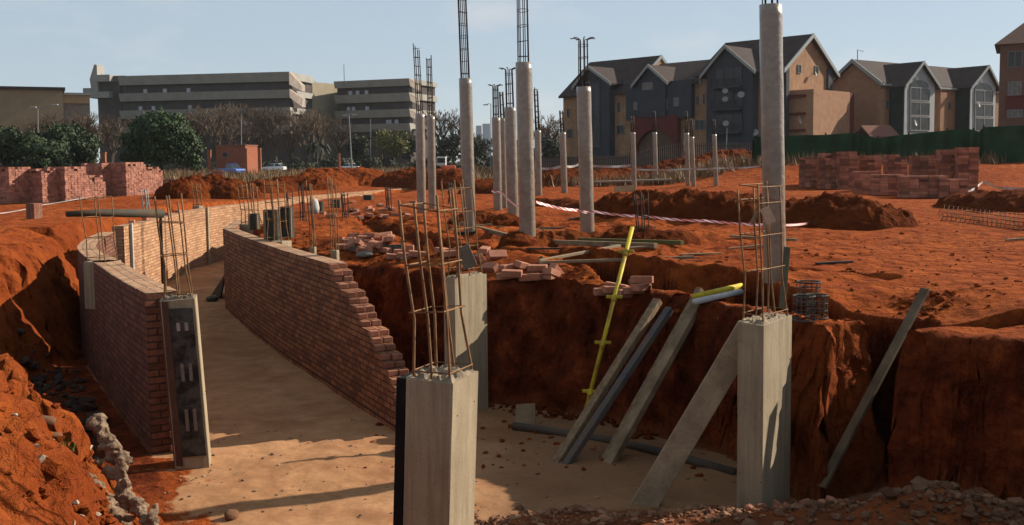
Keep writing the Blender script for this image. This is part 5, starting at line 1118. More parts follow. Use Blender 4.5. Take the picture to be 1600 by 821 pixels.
# ---- green shade-net fence
NET = pm('green_shade_net', (0.03, 0.088, 0.04), (0.018, 0.055, 0.026), 0.5, 0.8, 0.4, 0.02, 60, stretch=(1, 1, 3))
nf = empty('shade_net_fence', D(1420, 255, 74), 'green shade-net fence with a sagging top edge behind the brown brick pallets', 'fence')
def net(top, Yf, zb, root):
    X = []; b = MB(); nps = []
    for i in range(len(top)-1):
        for k in range(6): t = k/6; nps.append((top[i][0]+(top[i+1][0]-top[i][0])*t, top[i][1]+(top[i+1][1]-top[i][1])*t))
    nps.append(top[-1]); prev = None; q = random.Random(3)
    for i in range(len(nps)-1):
        a, c = D(*nps[i], Yf(nps[i][0])), D(*nps[i+1], Yf(nps[i+1][0])); w0, w1 = .12*math.sin(i*1.3), .12*math.sin((i+1)*1.3)
        za, zc = gz(a.x, a.y)-.1, gz(c.x, c.y)-.1
        for k in range(4):
            t0, t1 = k/4, (k+1)/4; g = lambda p, z, w, t: V(p.x, p.y + w*math.sin(t*3.1)*2, z + (p.z-z)*t)
            b.add([g(a,za,w0,t0), g(c,zc,w1,t0), g(c,zc,w1,t1), g(a,za,w0,t1)], [(0,1,2,3)])
    o = b.build('net', NET, root); sm = o.modifiers.new('th', 'SOLIDIFY'); sm.thickness = .02
    for i in range(0, len(nps), 9):
        p = D(*nps[i], Yf(nps[i][0])+.2); MB().tube([V(p.x, p.y, gz(p.x, p.y)-.2), p + V(0,0,.15)], .06, 8).build('post', STEEL_D, root)
Yn = lambda px: 74 - (px-1230)*0.004
net([(1176, 218), (1182, 214), (1232, 212), (1290, 211), (1330, 208), (1345, 211), (1372, 216), (1400, 212), (1440, 208), (1480, 204), (1512, 201), (1530, 206), (1537, 199), (1600, 196), (1680, 190)], Yn, 0, nf)

# ---- office block
f6 = Fac((D(190, 150, 236).x, 236), (0.985, -0.17)); CB = pm('weathered_office_concrete', (0.48, 0.455, 0.40), (0.39, 0.37, 0.33), .35, .9, .2, .02, 6); WINB = pm('office_window_band', (0.085, 0.07, 0.068), (0.13, 0.105, 0.095), .5, .4, 0)
of = empty('office_block', f6.P(20, 0, -8), 'long grey concrete office block with dark window bands and sloping roofline', 'building')
uW = f6.uz(456, 150)[0]
def banded(f, root, u0, u1, levels, dep, px, vb=1.3):
    zs = [f.uz(px, y)[1] for y in levels]     # parapet top, window top, window bottom = band top, ...
    b = MB(); f.box(b, u0+.2, u1-.6, 0, zs[0]-.3, -dep, 0); b.build('window_band', WINB, root)
    for i in range(0, len(zs)-1, 2):
        t, bt = zs[i], zs[i+1]; b = MB(); b.prism([f.P(u0, bt+.5, -.2), f.P(u0, bt, vb*.55), f.P(u0, t, vb), f.P(u0, t, -dep), f.P(u0, bt+.5, -dep)], f.d*(u1-u0))
        b.build('concrete_band', CB, root)
    q = random.Random(4); 
    for i in range(1, len(zs)-2, 2):
        m = MB(); u = u0+1.5; f.box(m, u0+1, u1-1, zs[i]-.3, zs[i]+.1, -.04, .05)
        while u < u1-1.5: f.box(m, u, u+.12, zs[i+1], zs[i], -.05, .06); u += 1.9
        m.build('window_frame', pm('office_mullion', (0.10, 0.085, 0.08), None, 2, .6, 0), root)
        for _ in range(3): u = q.uniform(u0+2, u1-3); a = MB(); f.box(a, u, u+.8, zs[i+1]+.05, zs[i+1]+.9, .07, .5); a.build('air_conditioner', GREY_R, root)
banded(f6, of, 0, uW, (116.5, 131, 144, 156.5, 171, 184, 198, 212), 14, 320)
# lit slanted end fins
b = MB()
for (y0, y1, y2) in ((113, 133, 142), (140, 153, 167)):
    u_, z0 = f6.uz(457, y0); _, z1 = f6.uz(457, y1); _, z2 = f6.uz(457, y2); b.prism([f6.P(uW, z0, 1.3), f6.P(uW+1.6, z1, -2), f6.P(uW+1.6, z2, -2), f6.P(uW, z1, 1.3)], -f6.n*2)
b.build('end_fin', pm('pinkish_concrete', (.55, .45, .38), None, 1, .9), of)
# left stair tower with its spike
b = MB(); u0, z0 = f6.uz(152, 118); u1, z1 = f6.uz(176, 128); f6.box(b, u0, u1, z1, z0, -6, 1.2); u2, z2 = f6.uz(176, 144); _, z3 = f6.uz(150, 154); f6.box(b, u0-1.5, u1, z3, z2, -6, 1.6); b.build('stair_balcony', CB, of)
b = MB(); f6.box(b, u0, u1+2, 0, z1, -6, .2); b.build('stair_core', WINB, of)
b = MB(); uu, za = f6.uz(151, 102, 1); ul, zb = f6.uz(140, 124, 1); ur_, zc = f6.uz(152, 124, 1); _, zd = f6.uz(150, 152, 1); b.prism([f6.P(ul, zb, 1), f6.P(ul+.5, zd, 1), f6.P(ur_, zd, 1), f6.P(ur_, za, 1), f6.P(ur_-.6, za+.2, 1)], -f6.n*3); ul2, zl = f6.uz(129, 138, 1); _, zm = f6.uz(129, 146, 1); f6.box(b, ul2, ul+1, zm, zl, -3, .9); b.build('roof_spike', CB, of)
b = MB(); ua, zt = f6.uz(172, 116, 0); ub, _ = f6.uz(190, 116, 0); f6.box(b, ua, ub+.5, 0, zt-.4, -13, -.3); b.build('end_wall', pm('brown_end_wall', (.26, .20, .165), None, 1, .9), of)
# blank middle wall, then the second wing
f7 = Fac((D(463, 150, 240).x, 240), (0.55, 0.83)); um, zm = f7.uz(531, 130); md = empty('office_core', f7.P(um/2, 0, -5), 'blank pale concrete block joining the two office wings', 'building')
b = MB(); f7.box(b, 0, um, 0, f7.uz(470, 127)[1], -12, 0); b.build('wall', pm('pale_beige_concrete', (.50, .42, .30), (.44, .37, .26), .5, .9, .2), md)
b = MB(); u_, z_ = f7.uz(470, 125, -3); f7.box(b, u_, u_+5, f7.uz(470, 127)[1]-.1, z_, -6, -3); b.build('roof_plant', CB, md)
f8 = Fac((D(526, 150, 246).x, 246), (0.93, -0.36)); w2 = empty('office_block', f8.P(8, 0, -8), 'shorter concrete office wing with stepped slanted ends, behind the yellow-green tree', 'building')
uX = f8.uz(643, 150)[0]; banded(f8, w2, 0, uX, (125, 136, 147, 160, 172, 184, 194, 206), 14, 600)
b = MB(); u_, z_ = f8.uz(526, 130); MB().tube([f8.P(1, z_, -2), f8.P(1, z_+4.5, -2)], .07, 5).build('aerial', STEEL_D, w2)
b = MB()
for y0, y1 in ((123, 135), (146, 158), (171, 183)):
    _, z0 = f8.uz(643, y0); _, z1 = f8.uz(643, y1); b.prism([f8.P(uX, z0, 1.3), f8.P(uX+.05, z1, .7), f8.P(uX+.8, z1-.8, -2), f8.P(uX+.8, z0-1, -2)], -f8.n*1)
b.build('end_fin', MATS['pinkish_concrete'], w2)
# ochre hall and pale annex at far left
f9 = Fac((D(-30, 160, 175).x, 175), (0.90, .42)); hl = empty('ochre_hall', f9.P(8, 0, -5), 'plain ochre hall with a flat dark roof edge at the far left', 'building')
u_, zt = f9.uz(98, 141); b = MB(); f9.box(b, -4, u_, 0, zt, -12, 0); b.build('wall', pm('ochre_wall', (.46, .33, .21), (.38, .27, .165), .5, .9, .2), hl); b = MB(); f9.box(b, -4.2, u_+.4, zt, zt+.45, -12, .5); b.build('roof', pm('dark_roof_edge', (.09, .07, .06), None, 1, .8), hl)
f10 = Fac((D(99, 160, 192).x, 192), (.90, .42)); an = empty('annex', f10.P(3, 0, -3), 'pale annex with an ochre upper storey between the ochre hall and the bare trees', 'building')
u_, zt = f10.uz(140, 149); _, z1 = f10.uz(140, 162); b = MB(); f10.box(b, 0, u_, z1, zt, -8, 0); b.build('upper_wall', MATS['ochre_wall'], an); b = MB(); f10.box(b, 0, u_, 0, z1, -8, -.4); b.build('lower_wall', pm('dull_annex_wall', (.28, .26, .24), None, 1, .9, .1), an); b = MB(); f10.box(b, -.2, u_+.2, zt, zt+.4, -8, .3); b.build('roof', TRIM, an)
# far tower blocks
for (x0, x1, yt, Yd, l) in ((744, 753, 197, 900, 'hazy pale tower block on the skyline, left half of a pair'), (754, 766, 194, 950, 'hazy pale tower block on the skyline, right half of a pair')):
    a, c = D(x0, yt, Yd), D(x1, yt, Yd); b = MB(); b.box(V((a.x+c.x)/2, Yd, a.z/2), (c.x-a.x, 14, a.z)); tag(b.build('tower_block', pm('hazy_tower', (.55, .62, .70), (.48, .56, .65), .05, .9, 0)), l, 'building')  # pale blue-grey carries the distance haze in the wall colour

# ---- gatehouse, pillars, fences
f11 = Fac((D(338, 250, 150).x, 150), (.97, -.2)); ga = empty('gatehouse', f11.P(2, .3, -2), 'small square red gatehouse with one dark window beside the blue pickup', 'gatehouse')
u_, zt = f11.uz(383, 228); b = MB(); f11.box(b, 0, u_, 0, zt, -4, 0); b.build('wall', pm('red_gate_render', (.42, .15, .085), (.36, .125, .07), 1, .9, .1), ga); b = MB(); f11.box(b, -.1, u_+.1, zt, zt+.15, -4.1, .12); b.build('parapet', pm('red_coping', (.38, .17, .11), None, 1, .9), ga); win(f11, ga, (348, 238), (356, 246), .03, (0, 0))
for (px, y0, y1, w, Y, l) in ((327, 236, 262, 5, 148, 'red gate pillar just left of the gatehouse'), (384, 234, 262, 4.5, 148, 'red gate pillar on the right corner of the gatehouse'), (405, 233, 258, 5, 165, 'red gate pillar behind the nearer white car'), (529, 241, 258, 4, 170, 'red gate pillar between the two white cars'), (162, 240, 258, 6, 120, 'dark red pillar behind the pink pallets')):
    a, c = D(px, y0, Y), D(px, y1, Y); w_ = w*Y/F; r_ = empty('gate_pillar', V(a.x, Y, .2), l, 'pillar', 'red gate pillars'); MB().box(V(a.x, Y, (a.z+.0)/2), (w_, w_, a.z)).build('pillar_shaft', MATS['red_gate_render'], r_); MB().box(V(a.x, Y, a.z+.08), (w_*1.2, w_*1.2, .16)).build('pillar_cap', MATS['red_coping'], r_)
def paling(name, label, p0, p1, h, m, step=.35, w=.07):
    a, c = Vector(p0), Vector(p1); L = (c-a).length; d = (c-a).normalized(); r_ = empty(name, (a+c)/2, label, 'fence'); b = MB(); k = 0
    while k < L: p = a + d*k; z = gz(p.x, p.y); b.box(V(p.x, p.y, z+h/2), (w, w*.6, h), math.atan2(d.y, d.x)); k += step
    b.build('pale', m, r_)
    for hh in (.25, .85):
        b = MB(); NS = 12
        for i in range(NS): p, q_ = a.lerp(c, i/NS), a.lerp(c, (i+1)/NS); b.bar(V(p.x, p.y, gz(p.x, p.y)+h*hh), V(q_.x, q_.y, gz(q_.x, q_.y)+h*hh), .05, .06)
        b.build('rail', m, r_)
PAL = pm('dark_palisade', (.055, .045, .045), (.08, .05, .045), 2, .7, 0)
paling('palisade_fence', 'long dark palisade fence along the road behind the parked cars', D(255, 258, 172), D(640, 258, 196), 2.1, PAL)
paling('palisade_fence', 'dark palisade fence in front of the gabled housing', D(835, 258, 112), D(1180, 258, 98), 2.1, PAL, .22, .09)
MBf = MB()
bw = D(832, 255, 116), D(1182, 255, 102); r_ = empty('garden_wall', (bw[0]+bw[1])/2, 'low dark boundary wall behind the palisade before the gabled housing', 'wall')
a, c = bw; MB().prism([V(a.x, a.y, -.2), V(c.x, c.y, -.2), V(c.x, c.y, 2.0), V(a.x, a.y, 2.3)], V(.1, .3, 0)).build('wall_body', pm('dark_boundary', (.07, .055, .05), (.10, .07, .055), .6, .9, .2), r_)
# road
a, c = D(200, 262, 186), D(720, 262, 186); b = MB(); NS = 40
for i in range(NS):
    x0, x1 = -110+150*i/NS, -110+150*(i+1)/NS
    b.add([V(x0, 181, gz(x0, 181)+.02), V(x1, 181, gz(x1, 181)+.02), V(x1, 188, gz(x1, 188)+.02), V(x0, 188, gz(x0, 188)+.02)], [(0,1,2,3)])
tag(b.build('road', pm('asphalt', (.075, .07, .065), (.06, .055, .05), .5, .9, .2)), 'asphalt road beyond the site with parked cars', kind='structure')

# ---- vehicles
def make_car(label, paint, kind='car', loc=(0,0,0), rz=0.0):
    root = empty('parked_car', (0, 0, 0), label, 'car'); L, Wd = 4.3, 1.7
    prof = [(-2.12,.35), (-2.15,.70), (-2.05,.92), (-1.35,.98), (1.05,.93), (1.95,.78), (2.13,.62), (2.13,.35)]
    if kind == 'pickup': prof = [(-2.3,.45), (-2.32,1.0), (-.5,1.0), (-.45,1.0), (1.1,1.02), (2.1,.92), (2.2,.7), (2.2,.45)]
    def ext(b, pr, w0, w1=None):
        n_ = len(pr); w1 = w1 or w0; zmax = max(p[1] for p in pr); zmin = min(p[1] for p in pr)
        wf = lambda z: (w0 + (w1-w0)*(z-zmin)/(zmax-zmin))/2
        vs = [V(x, -wf(z), z) for x, z in pr] + [V(x, wf(z), z) for x, z in pr]
        return b.add(vs, [tuple(range(n_)), tuple(reversed(range(n_, 2*n_)))] + [((i+1) % n_, i, n_+i, n_+(i+1) % n_) for i in range(n_)])
    b = MB(); ext(b, prof, Wd); b.build('body', paint, root, bevel=.05)
    cab = [(-1.75,.95), (-1.15,1.40), (.25,1.42), (1.05,.93)] if kind != 'pickup' else [(-.5,1.0), (-.35,1.62), (.55,1.62), (1.2,1.0)]
    b = MB(); ext(b, cab, Wd*.94, Wd*.74); b.build('window_glass', pm('car_glass', (.03, .035, .04), None, 2, .08, 0, spec=.7), root)
    top = max(z for _, z in cab); rf = [(x, z) for x, z in cab if z > top-.05]; b = MB(); b.box(((rf[0][0]+rf[-1][0])/2, 0, top+.01), (abs(rf[-1][0]-rf[0][0])+.1, Wd*.76, .06)); b.build('roof', paint, root, bevel=.02)
    for x in (rf[0][0]*.5 + rf[-1][0]*.5,):
        for s in (-1, 1): b = MB(); b.bar(V(x, s*Wd*.46, .96), V(x, s*Wd*.375, top), .09, .03); b.build('door_pillar', paint, root)
    for x in (-1.3, 1.35):
        for s in (-1, 1):
            b = MB(); b.tube([V(x, s*.62, .31), V(x, s*.87, .31)], .31, 18); w = b.build('wheel', pm('tyre', (.03, .03, .03), None, 3, .8, 0), root)
            b = MB(); b.tube([V(x, s*.86, .31), V(x, s*.89, .31)], .18, 14); b.build('rim', pm('alloy', (.5, .5, .5), None, 3, .3, 0, metal=.6), w)
    for s in (-1, 1):
        b = MB(); b.box((2.1, s*.62, .66), (.1, .32, .13)); b.build('headlight', pm('headlamp', (.8, .8, .8), None, 3, .15, 0), root, bevel=.02)
        b = MB(); b.box((-2.12, s*.66, .76), (.08, .22, .16)); b.build('tail_light', pm('tail_lamp', (.5, .03, .03), None, 3, .2, 0), root, bevel=.02)
    b = MB(); b.box((2.14, 0, .43), (.08, 1.5, .2)); b.build('bumper', pm('bumper_grey', (.12, .12, .12), None, 3, .5, 0), root, bevel=.02)
    root.location = loc; root.rotation_euler = (0, 0, rz); return root
def carpaint(name, c):
    m, n_, b = new_mat(name); b.inputs['Base Color'].default_value = (*c, 1); b.inputs['Roughness'].default_value = .3; b.inputs['Coat Weight'].default_value = .6; return m
WP = carpaint('white_car_paint', (.72, .72, .72)); BP = carpaint('blue_car_paint', (.03, .10, .36)); RP_ = carpaint('red_cab_paint', (.5, .05, .02))
def at(px, Y): g = D(px, 262, Y); return V(g.x, Y, gz(g.x, Y))
make_car('white hatchback parked on the road, the one nearer the red gatehouse', WP, 'car', at(427, 176), R(172))
make_car('white saloon car parked alone on the road, right of the gate pillars', WP, 'car', at(543, 178), R(176))
make_car('blue pickup standing in front of the red gatehouse', BP, 'pickup', at(362, 146), R(-40))
make_car('white car at the roadside seen between the far round columns', WP, 'car', at(758, 200), R(5))
# small white truck with an orange-red front
t = empty('tractor', at(690, 128), 'white-cabbed site tractor with an orange-red body behind the slim columns', 'tractor'); t0 = t.location
b = MB(); b.box(t0 + V(0, 0, 1.75), (1.15, 1.3, 1.1)); b.build('cab', WHITE, t, bevel=.06); b = MB(); b.box(t0 + V(0, -.66, 1.85), (.95, .03, .6)); b.build('cab_window', GLASS, t)
b = MB(); b.box(t0 + V(.75, 0, .85), (2.0, 1.2, .75)); b.build('body', carpaint('orange_paint', (.62, .09, .02)), t, bevel=.08)
for x, r in ((-.35, .55), (1.45, .38)):
    for s in (-1, 1): b = MB(); b.tube([t0 + V(x, s*.6, r), t0 + V(x, s*.9, r)], r, 16); b.build('wheel', MATS['tyre'], t)
for k, px in enumerate((684, 700, 716)):
    p = at(px, 122 - k); b = MB(); b.prism([p + V(-.5, 0, 0), p + V(.5, 0, 0), p + V(.42, .1, 1.0), p + V(-.42, .1, 1.0)], V(0, .22, 0)); tag(b.build('plastic_barrier', MATS['orange_paint'] if 'orange_paint' in MATS else carpaint('orange_plastic', (.62, .10, .03)), bevel=.04), 'orange plastic barrier beside the tractor behind the slim columns', 'barrier', 'orange barriers by the tractor')

# ---- lamps and poles
LAMP = pm('galvanised_pole', (.48, .47, .45), None, 3, .5, .1, metal=.3)
def lamp(label, px, ybase, ytop, Y, arm=None, r=.07, lean=0):
    g = at(px, Y); tp = D(px+lean, ytop, Y); root = empty('street_lamp', g, label, 'lamp post', 'street lamps and poles'); MB().tube([g, g.lerp(tp, .5), tp], [r*1.3, r, r*.8], 8).build('pole', LAMP, root)
    for (ax, ay) in (arm or []):
        h = D(ax, ay, Y); MB().tube([tp, tp.lerp(h, .5) + V(0, 0, .12), h], r*.6, 6).build('arm', LAMP, root); MB().box(h + V(0, 0, 0), (.75, .3, .16)).build('lamp_head', pm('lamp_glass', (.6, .6, .58), None, 3, .3, 0), root, bevel=.04)
lamp('double-armed street lamp in front of the ochre hall', 59, 262, 171, 130, [(86, 164), (52, 168)])
lamp('plain tall pale pole rising right of the gatehouse', 377, 262, 183, 150)
lamp('leaning utility pole with a crossarm behind the white saloon', 550, 260, 178, 172, [(538, 181), (553, 180)], .1, -5)
lamp('plain pole standing before the second office wing', 579, 255, 186, 200)
lamp('street lamp with one short arm left of the flared columns', 767, 258, 163, 150, [(759, 164)])
lamp('thin leaning pole before the gabled housing', 1066, 250, 188, 108, None, .05, 6)
lamp('short pole in front of the slate blue bay of the housing', 1134, 250, 200, 100, None, .05, 2)
# ================================================================== trees and shrubs
def foliage_mat(name, c1, c2):
    m, n, b = new_mat(name); g = nn(n, 'ShaderNodeNewGeometry'); t = nn(n, 'ShaderNodeTexCoord'); a = noise(n, t.outputs['Object'], .5, 3)
    r1 = ramp(n, g.outputs['Random Per Island'], [(0, c1), (1, c2)]); col = mix(n, .7, r1.outputs['Color'], ramp(n, a.outputs['Fac'], [(.3, (.5,)*3), (.7, (1.4,)*3)]).outputs['Color'], 'MULTIPLY')
    n.links.new(col, b.inputs['Base Color']); b.inputs['Roughness'].default_value = .7; b.inputs['Specular IOR Level'].default_value = .2; return m
BARK = pm('bark', (.13, .095, .07), (.085, .065, .05), 3, .95, .4)
EVG = foliage_mat('dark_evergreen_leaf', (.014, .030, .010), (.040, .066, .020)); CON = foliage_mat('conifer_leaf', (.014, .026, .010), (.034, .052, .017)); YGR = foliage_mat('yellow_green_leaf', (.07, .075, .018), (.13, .115, .03)); BRN = foliage_mat('dry_brown_leaf', (.06, .04, .022), (.10, .07, .035)); DGR = foliage_mat('dull_shrub_leaf', (.016, .022, .011), (.04, .042, .02))
def leaf_cloud(lobes, n, size, seed, q=None):
    q = q or random.Random(seed); b = MB(); tot = sum(l[3]*l[4]*l[5] for l in lobes)
    for (x, y, z, rx, ry, rz_) in lobes:
        for k in range(int(n*rx*ry*rz_/tot)):
            d = V(q.gauss(0,1), q.gauss(0,1), q.gauss(0,1)).normalized(); r = q.random()**.38*(1.0 + .12*math.sin(d.x*9+d.z*7+seed))
            c = V(x + d.x*rx*r, y + d.y*ry*r, z + d.z*rz_*r); u = V(q.gauss(0,1), q.gauss(0,1), q.gauss(0,1)).normalized(); w = u.cross(d + V(.01,0,0)).normalized(); s = size*q.uniform(.6, 1.4)
            b.add([c - u*s*.5, c + w*s*.32, c + u*s*.5, c - w*s*.32], [(0,1,2,3)])
    return b
def leafy_tree(name, label, loc, h, w, m, seed, n=5200, trunk=.25, size=.34, lobes=None, cat='tree', group=None, tr=True):
    q = random.Random(seed); root = empty(name, (0,0,0), label, cat, group); L = lobes
    if not L:
        L = [(0, 0, h*.62, w*.34, w*.34, h*.30)]
        for k in range(9): a = q.uniform(0, 6.3); rr = w*q.uniform(.2, .36); zz = h*q.uniform(trunk+.12, .84); L.append((math.cos(a)*rr, math.sin(a)*rr, zz, w*q.uniform(.14, .22), w*q.uniform(.14, .22), h*q.uniform(.10, .17)))
    leaf_cloud(L, n, size, seed).build('crown', m, root)
    if tr:
        b = MB(); b.tube([V(0,0,-.3), V(.05,0,h*trunk*.6), V(-.05,.1,h*.5)], [h*.03, h*.024, h*.012], 8)
        for k in range(5): a = q.uniform(0, 6.3); b.tube([V(0,0,h*trunk*q.uniform(.7, 1.1)), V(math.cos(a)*w*.15, math.sin(a)*w*.15, h*.45), V(math.cos(a)*w*.3, math.sin(a)*w*.3, h*.66)], [h*.013, h*.009, h*.004], 6)
        b.build('trunk', BARK, root)
    root.location = loc; return root
def bare_tree_meshes(seed, h, w):
    q = random.Random(seed); tk = MB(); tw = MB()
    def grow(p, d, l, r, lev):
        e = p + d*l; mid = p + d*l*.5 + V(q.gauss(0,1), q.gauss(0,1), 0)*l*.05
        (tk if lev < 2 else tw).tube([p, mid, e], [r, r*.8, r*.62], 5 if lev < 2 else 3, cap=False)
        if lev >= 5: return
        for k in range((5, 4, 3, 3, 3)[lev]):
            a = q.uniform(0, 6.3); sp = q.uniform(.35, .75); u = d.orthogonal().normalized(); u = Matrix.Rotation(a, 3, d) @ u
            nd = (d + u*sp + V(0, 0, .22)).normalized(); grow(p + d*l*q.uniform(.55, 1.0), nd, l*q.uniform(.58, .8), max(r*.58, .026), lev+1)
    grow(V(0,0,-.2), V(q.gauss(0,.05), 0, 1).normalized(), h*.27, h*.022, 0)
    return tk, tw
TWIG = pm('bare_twigs', (.21, .145, .10), (.15, .105, .075), 2, .95, 0)
protos = []
for s in (3, 8, 15):
    r_ = empty('bare_tree', (0, 0, 0), 'x', 'tree', 'bare winter trees before the office block'); tk, tw = bare_tree_meshes(s, 11, 9); zt_ = max(p.z for p in tw.v)
    for p in tk.v + tw.v: p *= 10.4/zt_
    tk.build('trunk', BARK, r_); tw.build('twigs', TWIG, r_); protos.append(r_)
BT = [(75, 172, 178, 'bare winter tree standing in front of the ochre hall'), (120, 175, 165, 'bare winter tree left of the stair tower'), (148, 168, 185, 'bare winter tree right under the stair tower spike'), (176, 178, 178, 'bare winter tree close left of the big dark evergreen'),
      (290, 172, 205, 'bare tree rising just over the right side of the big evergreen'), (312, 160, 210, 'bare tree between the big evergreen and the gatehouse'), (338, 163, 200, 'bare tree directly behind the gatehouse'), (358, 158, 212, 'bare tree behind the tall pale pole'), (384, 164, 205, 'bare tree just right of the tall pale pole'),
      (408, 160, 214, 'bare tree behind the hatchback'), (432, 162, 200, 'bare tree over the right end of the hatchback'), (456, 166, 210, 'bare tree below the lit end fins of the office block'), (482, 165, 204, 'bare tree before the blank middle wall, left one'), (506, 168, 212, 'bare tree before the blank middle wall, right one'),
      (530, 176, 200, 'bare tree left of the leaning utility pole'), (690, 167, 205, 'bare tree seen between the close pair and the next round column'), (712, 178, 215, 'smaller bare tree behind the round columns left of centre'), (855, 172, 190, 'bare brownish tree left of the gabled housing'), (866, 182, 180, 'low bare tree touching the left end of the gabled housing'), (735, 205, 260, 'small faint bare tree below the skyline towers'), (244, 178, 200, 'bare tree showing behind the crown of the big evergreen')]
for k, (px, yt, Y, l) in enumerate(BT):
    g = at(px, Y); h = D(px, yt, Y).z - g.z; pr = protos[k % 3]; sc = h/10.4
    if k < 3: pr.location = g; pr.scale = (sc*1.1, sc*1.1, sc); pr['label'] = l; pr.rotation_euler = (0, 0, k)
    else: dup(pr, g, k*1.7, l, None, (sc*1.12, sc*1.12, sc))
g = at(252, 112); h = D(252, 169, 112).z-g.z
L = [(0,0,h*.62,3.4,3,h*.30), (-2.6,0,h*.45,2.0,2,h*.22), (2.6,.2,h*.42,2.1,2,h*.24), (-1,.2,h*.78,2.2,2,h*.18), (1.2,0,h*.76,2.1,2,h*.18), (-3.3,0,h*.3,1.3,1.4,h*.15), (3.4,0,h*.27,1.3,1.4,h*.15), (0,-1,h*.38,2.4,1.6,h*.2), (3.1,0,h*.58,1.3,1.3,h*.14), (-3.0,0,h*.6,1.2,1.3,h*.13)]
qq = random.Random(6)
for _ in range(14): a_ = qq.uniform(-.3, 3.5); L.append((math.cos(a_)*4.1*qq.uniform(.8, 1.05), qq.uniform(-1, .5), h*(.45 + .48*math.sin(a_))*qq.uniform(.9, 1.05), qq.uniform(.45, .9), .7, h*qq.uniform(.05, .09)))
leafy_tree('evergreen_tree', 'big dense dark evergreen tree with a lobed crown behind the pink brick pallets', g, h, 9, EVG, 11, 9500, .3, .34, L)
for k, (px, yt, Y, w, l) in enumerate(((12, 193, 118, 5.5, 'dark conifer at the left frame edge'), (48, 196, 116, 6.0, 'dark conifer second from the left frame edge'), (88, 186, 120, 5.5, 'tall dark drooping conifer before the ochre hall'), (118, 184, 125, 5.0, 'dark ragged conifer before the annex'), (78, 215, 108, 6.0, 'low broad dark conifer behind the pink pallets'), (135, 205, 122, 4.5, 'thin dark conifer left of the bare trees under the spike'))):
    g = at(px, Y); h = D(px, yt, Y).z-g.z; leafy_tree('conifer_tree', l, g, h, w, CON, 30+k, 3600, .12, .34, None, 'tree', 'dark conifers at the far left')
g = at(615, 188); h = D(615, 201, 188).z-g.z; leafy_tree('leafy_tree', 'round yellow-green tree before the second office wing', g, h*1.0, 7.6, YGR, 51, 2600, .3, .42)
for k, (px, yt, Y, w, m, l) in enumerate(((560, 205, 196, 6, DGR, 'dull green tree left of the yellow-green tree'), (640, 200, 200, 5, DGR, 'dull green tree right of the yellow-green tree'), (700, 205, 190, 7, DGR, 'dark green tree behind the tractor'), (745, 212, 205, 8, DGR, 'dull green tree behind the flared columns'), (815, 213, 190, 7, DGR, 'dull green tree behind the tallest centre column'), (860, 210, 170, 6, DGR, 'dull green tree at the left foot of the gabled housing'))):
    g = at(px, Y); h = D(px, yt, Y).z-g.z; leafy_tree('leafy_tree', l, g, h, w, m, 60+k, 2200, .2, .45)
# palms
for px, yt, Y, l in ((596, 190, 205, 'palm tree before the second office wing'), (494, 222, 185, 'short palm by the road behind the parked cars')):
    g = at(px, Y); h = D(px, yt, Y).z-g.z; root = empty('palm_tree', g, l, 'tree'); MB().tube([g, g + V(.2,0,h*.75)], [.3, .2], 8).build('trunk', BARK, root); q = random.Random(px); b = MB()
    for k in range(26):
        a = q.uniform(0, 6.3); c = g + V(.2,0,h*.75); o_ = V(math.cos(a), math.sin(a), 0); s = V(-o_.y, o_.x, 0)*.22; up = q.uniform(.1, 1.0); pts = [c, c + o_*1.0 + V(0,0,up*1.1), c + o_*2.0 + V(0,0,up*1.1-.2), c + o_*2.6 + V(0,0,up*.8-1.1)]
        for i in range(3): b.add([pts[i]-s, pts[i]+s, pts[i+1]+s*.7, pts[i+1]-s*.7], [(0,1,2,3)])
    b.build('fronds', DGR, root)
# shrubs along the far fences
q = random.Random(77); sp = []
for k in range(34):
    px = 190 + k*19 + q.uniform(-8, 8); Y = q.uniform(178, 200)
    if 660 < px < 720: Y = 170
    sp.append((px, Y, q.uniform(1.6, 3.6), q.uniform(3, 6)))
r0 = None
for k, (px, Y, h, w) in enumerate(sp):
    g = at(px, Y)
    if k < 3: r_ = leafy_tree('shrub', 'dull green shrub in the hedge line behind the road', g, h, w, DGR, 90+k, 900, .05, .42, [(0,0,h*.45,w*.5,w*.4,h*.5), (w*.25,0,h*.35,w*.3,w*.3,h*.4), (-w*.25,.3,h*.4,w*.3,w*.3,h*.45)], 'shrub', 'shrubs along the road', False); r0 = r0 or r_
    else: dup(r0, g, k*2.1, None, None, (w/4.5, w/4.5, h/2.6))
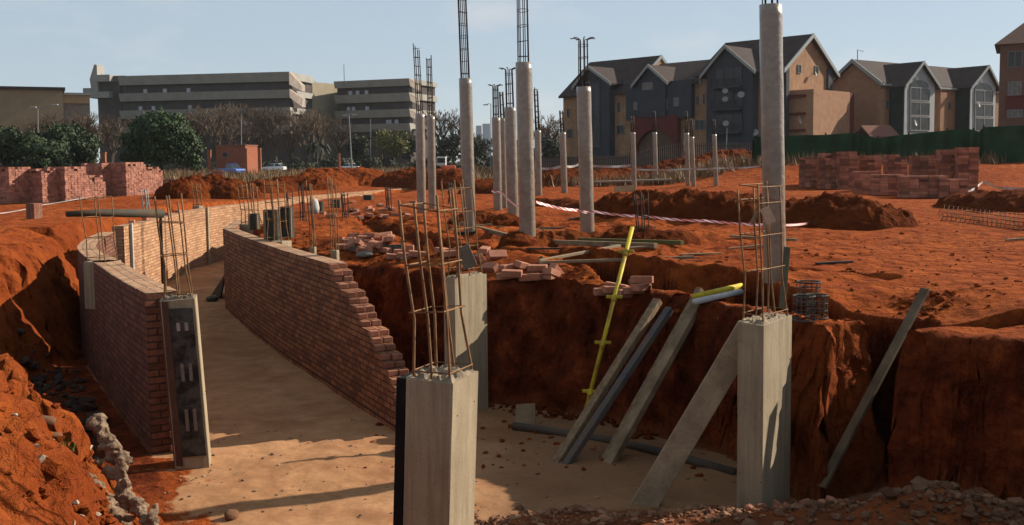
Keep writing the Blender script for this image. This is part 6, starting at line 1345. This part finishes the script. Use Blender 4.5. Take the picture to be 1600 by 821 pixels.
# dry grass tufts in front of the housing and along the veld
def tufts(label, n, fn, seed, m, hh=.5):
    q = random.Random(seed); b = MB(); pts = [fn(q) for _ in range(n)]; zs = terrain(np.array([p[0] for p in pts]), np.array([p[1] for p in pts]))[0]
    for (x, y), z in zip(pts, zs):
        for k in range(5):
            a = q.uniform(0, 6.3); h = hh*q.uniform(.5, 1.4); d = V(math.cos(a), math.sin(a), 0)*h*.35; s = V(-math.sin(a), math.cos(a), 0)*.05; c = V(x + q.gauss(0,.15), y + q.gauss(0,.15), float(z)-.03); b.add([c-s, c+s, c+d+V(0,0,h)], [(0,1,2)])
    return tag(b.build('dry_grass', m), label, kind='stuff')
GRS = foliage_mat('dry_grass_blade', (.13, .075, .035), (.22, .13, .06))
tufts('dry brown grass along the fence before the gabled housing', 2600, lambda q: (q.uniform(1, 34), q.uniform(70, 96)), 5, GRS, .75)
tufts('dry grass between the soil mounds and the road', 3000, lambda q: (q.uniform(-70, 8), q.uniform(95, 180)), 6, GRS, .8)
def lw(q): 
    i = q.uniform(-140, 60); return i, q.uniform(205, 230)
# far belt of trees closing the horizon
b = leaf_cloud([(x, 300 + 20*math.sin(x*.1), 3, 14, 8, 5 + 2*math.sin(x*.21)) for x in range(-330, 330, 9)], 9000, 1.8, 4)
tag(b.build('far_trees', DGR), 'distant belt of dull green trees along the horizon', kind='stuff')
# ================================================================== thin winter haze over the whole district
b = MB(); b.hexa([V(-880, -55, -4), V(880, -55, -4), V(880, 1300, -4), V(-880, 1300, -4), V(-880, -55, 60), V(880, -55, 60), V(880, 1300, 60), V(-880, 1300, 60)])
hm = bpy.data.materials.new('thin_haze'); hm.use_nodes = True; hn = hm.node_tree; hn.nodes.clear()
ho = hn.nodes.new('ShaderNodeOutputMaterial'); hv = hn.nodes.new('ShaderNodeVolumePrincipled'); hv.inputs['Color'].default_value = (.88, .92, .96, 1); hv.inputs['Density'].default_value = 0.00008; hv.inputs['Anisotropy'].default_value = .3
hn.links.new(hv.outputs['Volume'], ho.inputs['Volume'])
tag(b.build('haze', hm), 'thin pale haze hanging over the site and the town behind', kind='stuff')
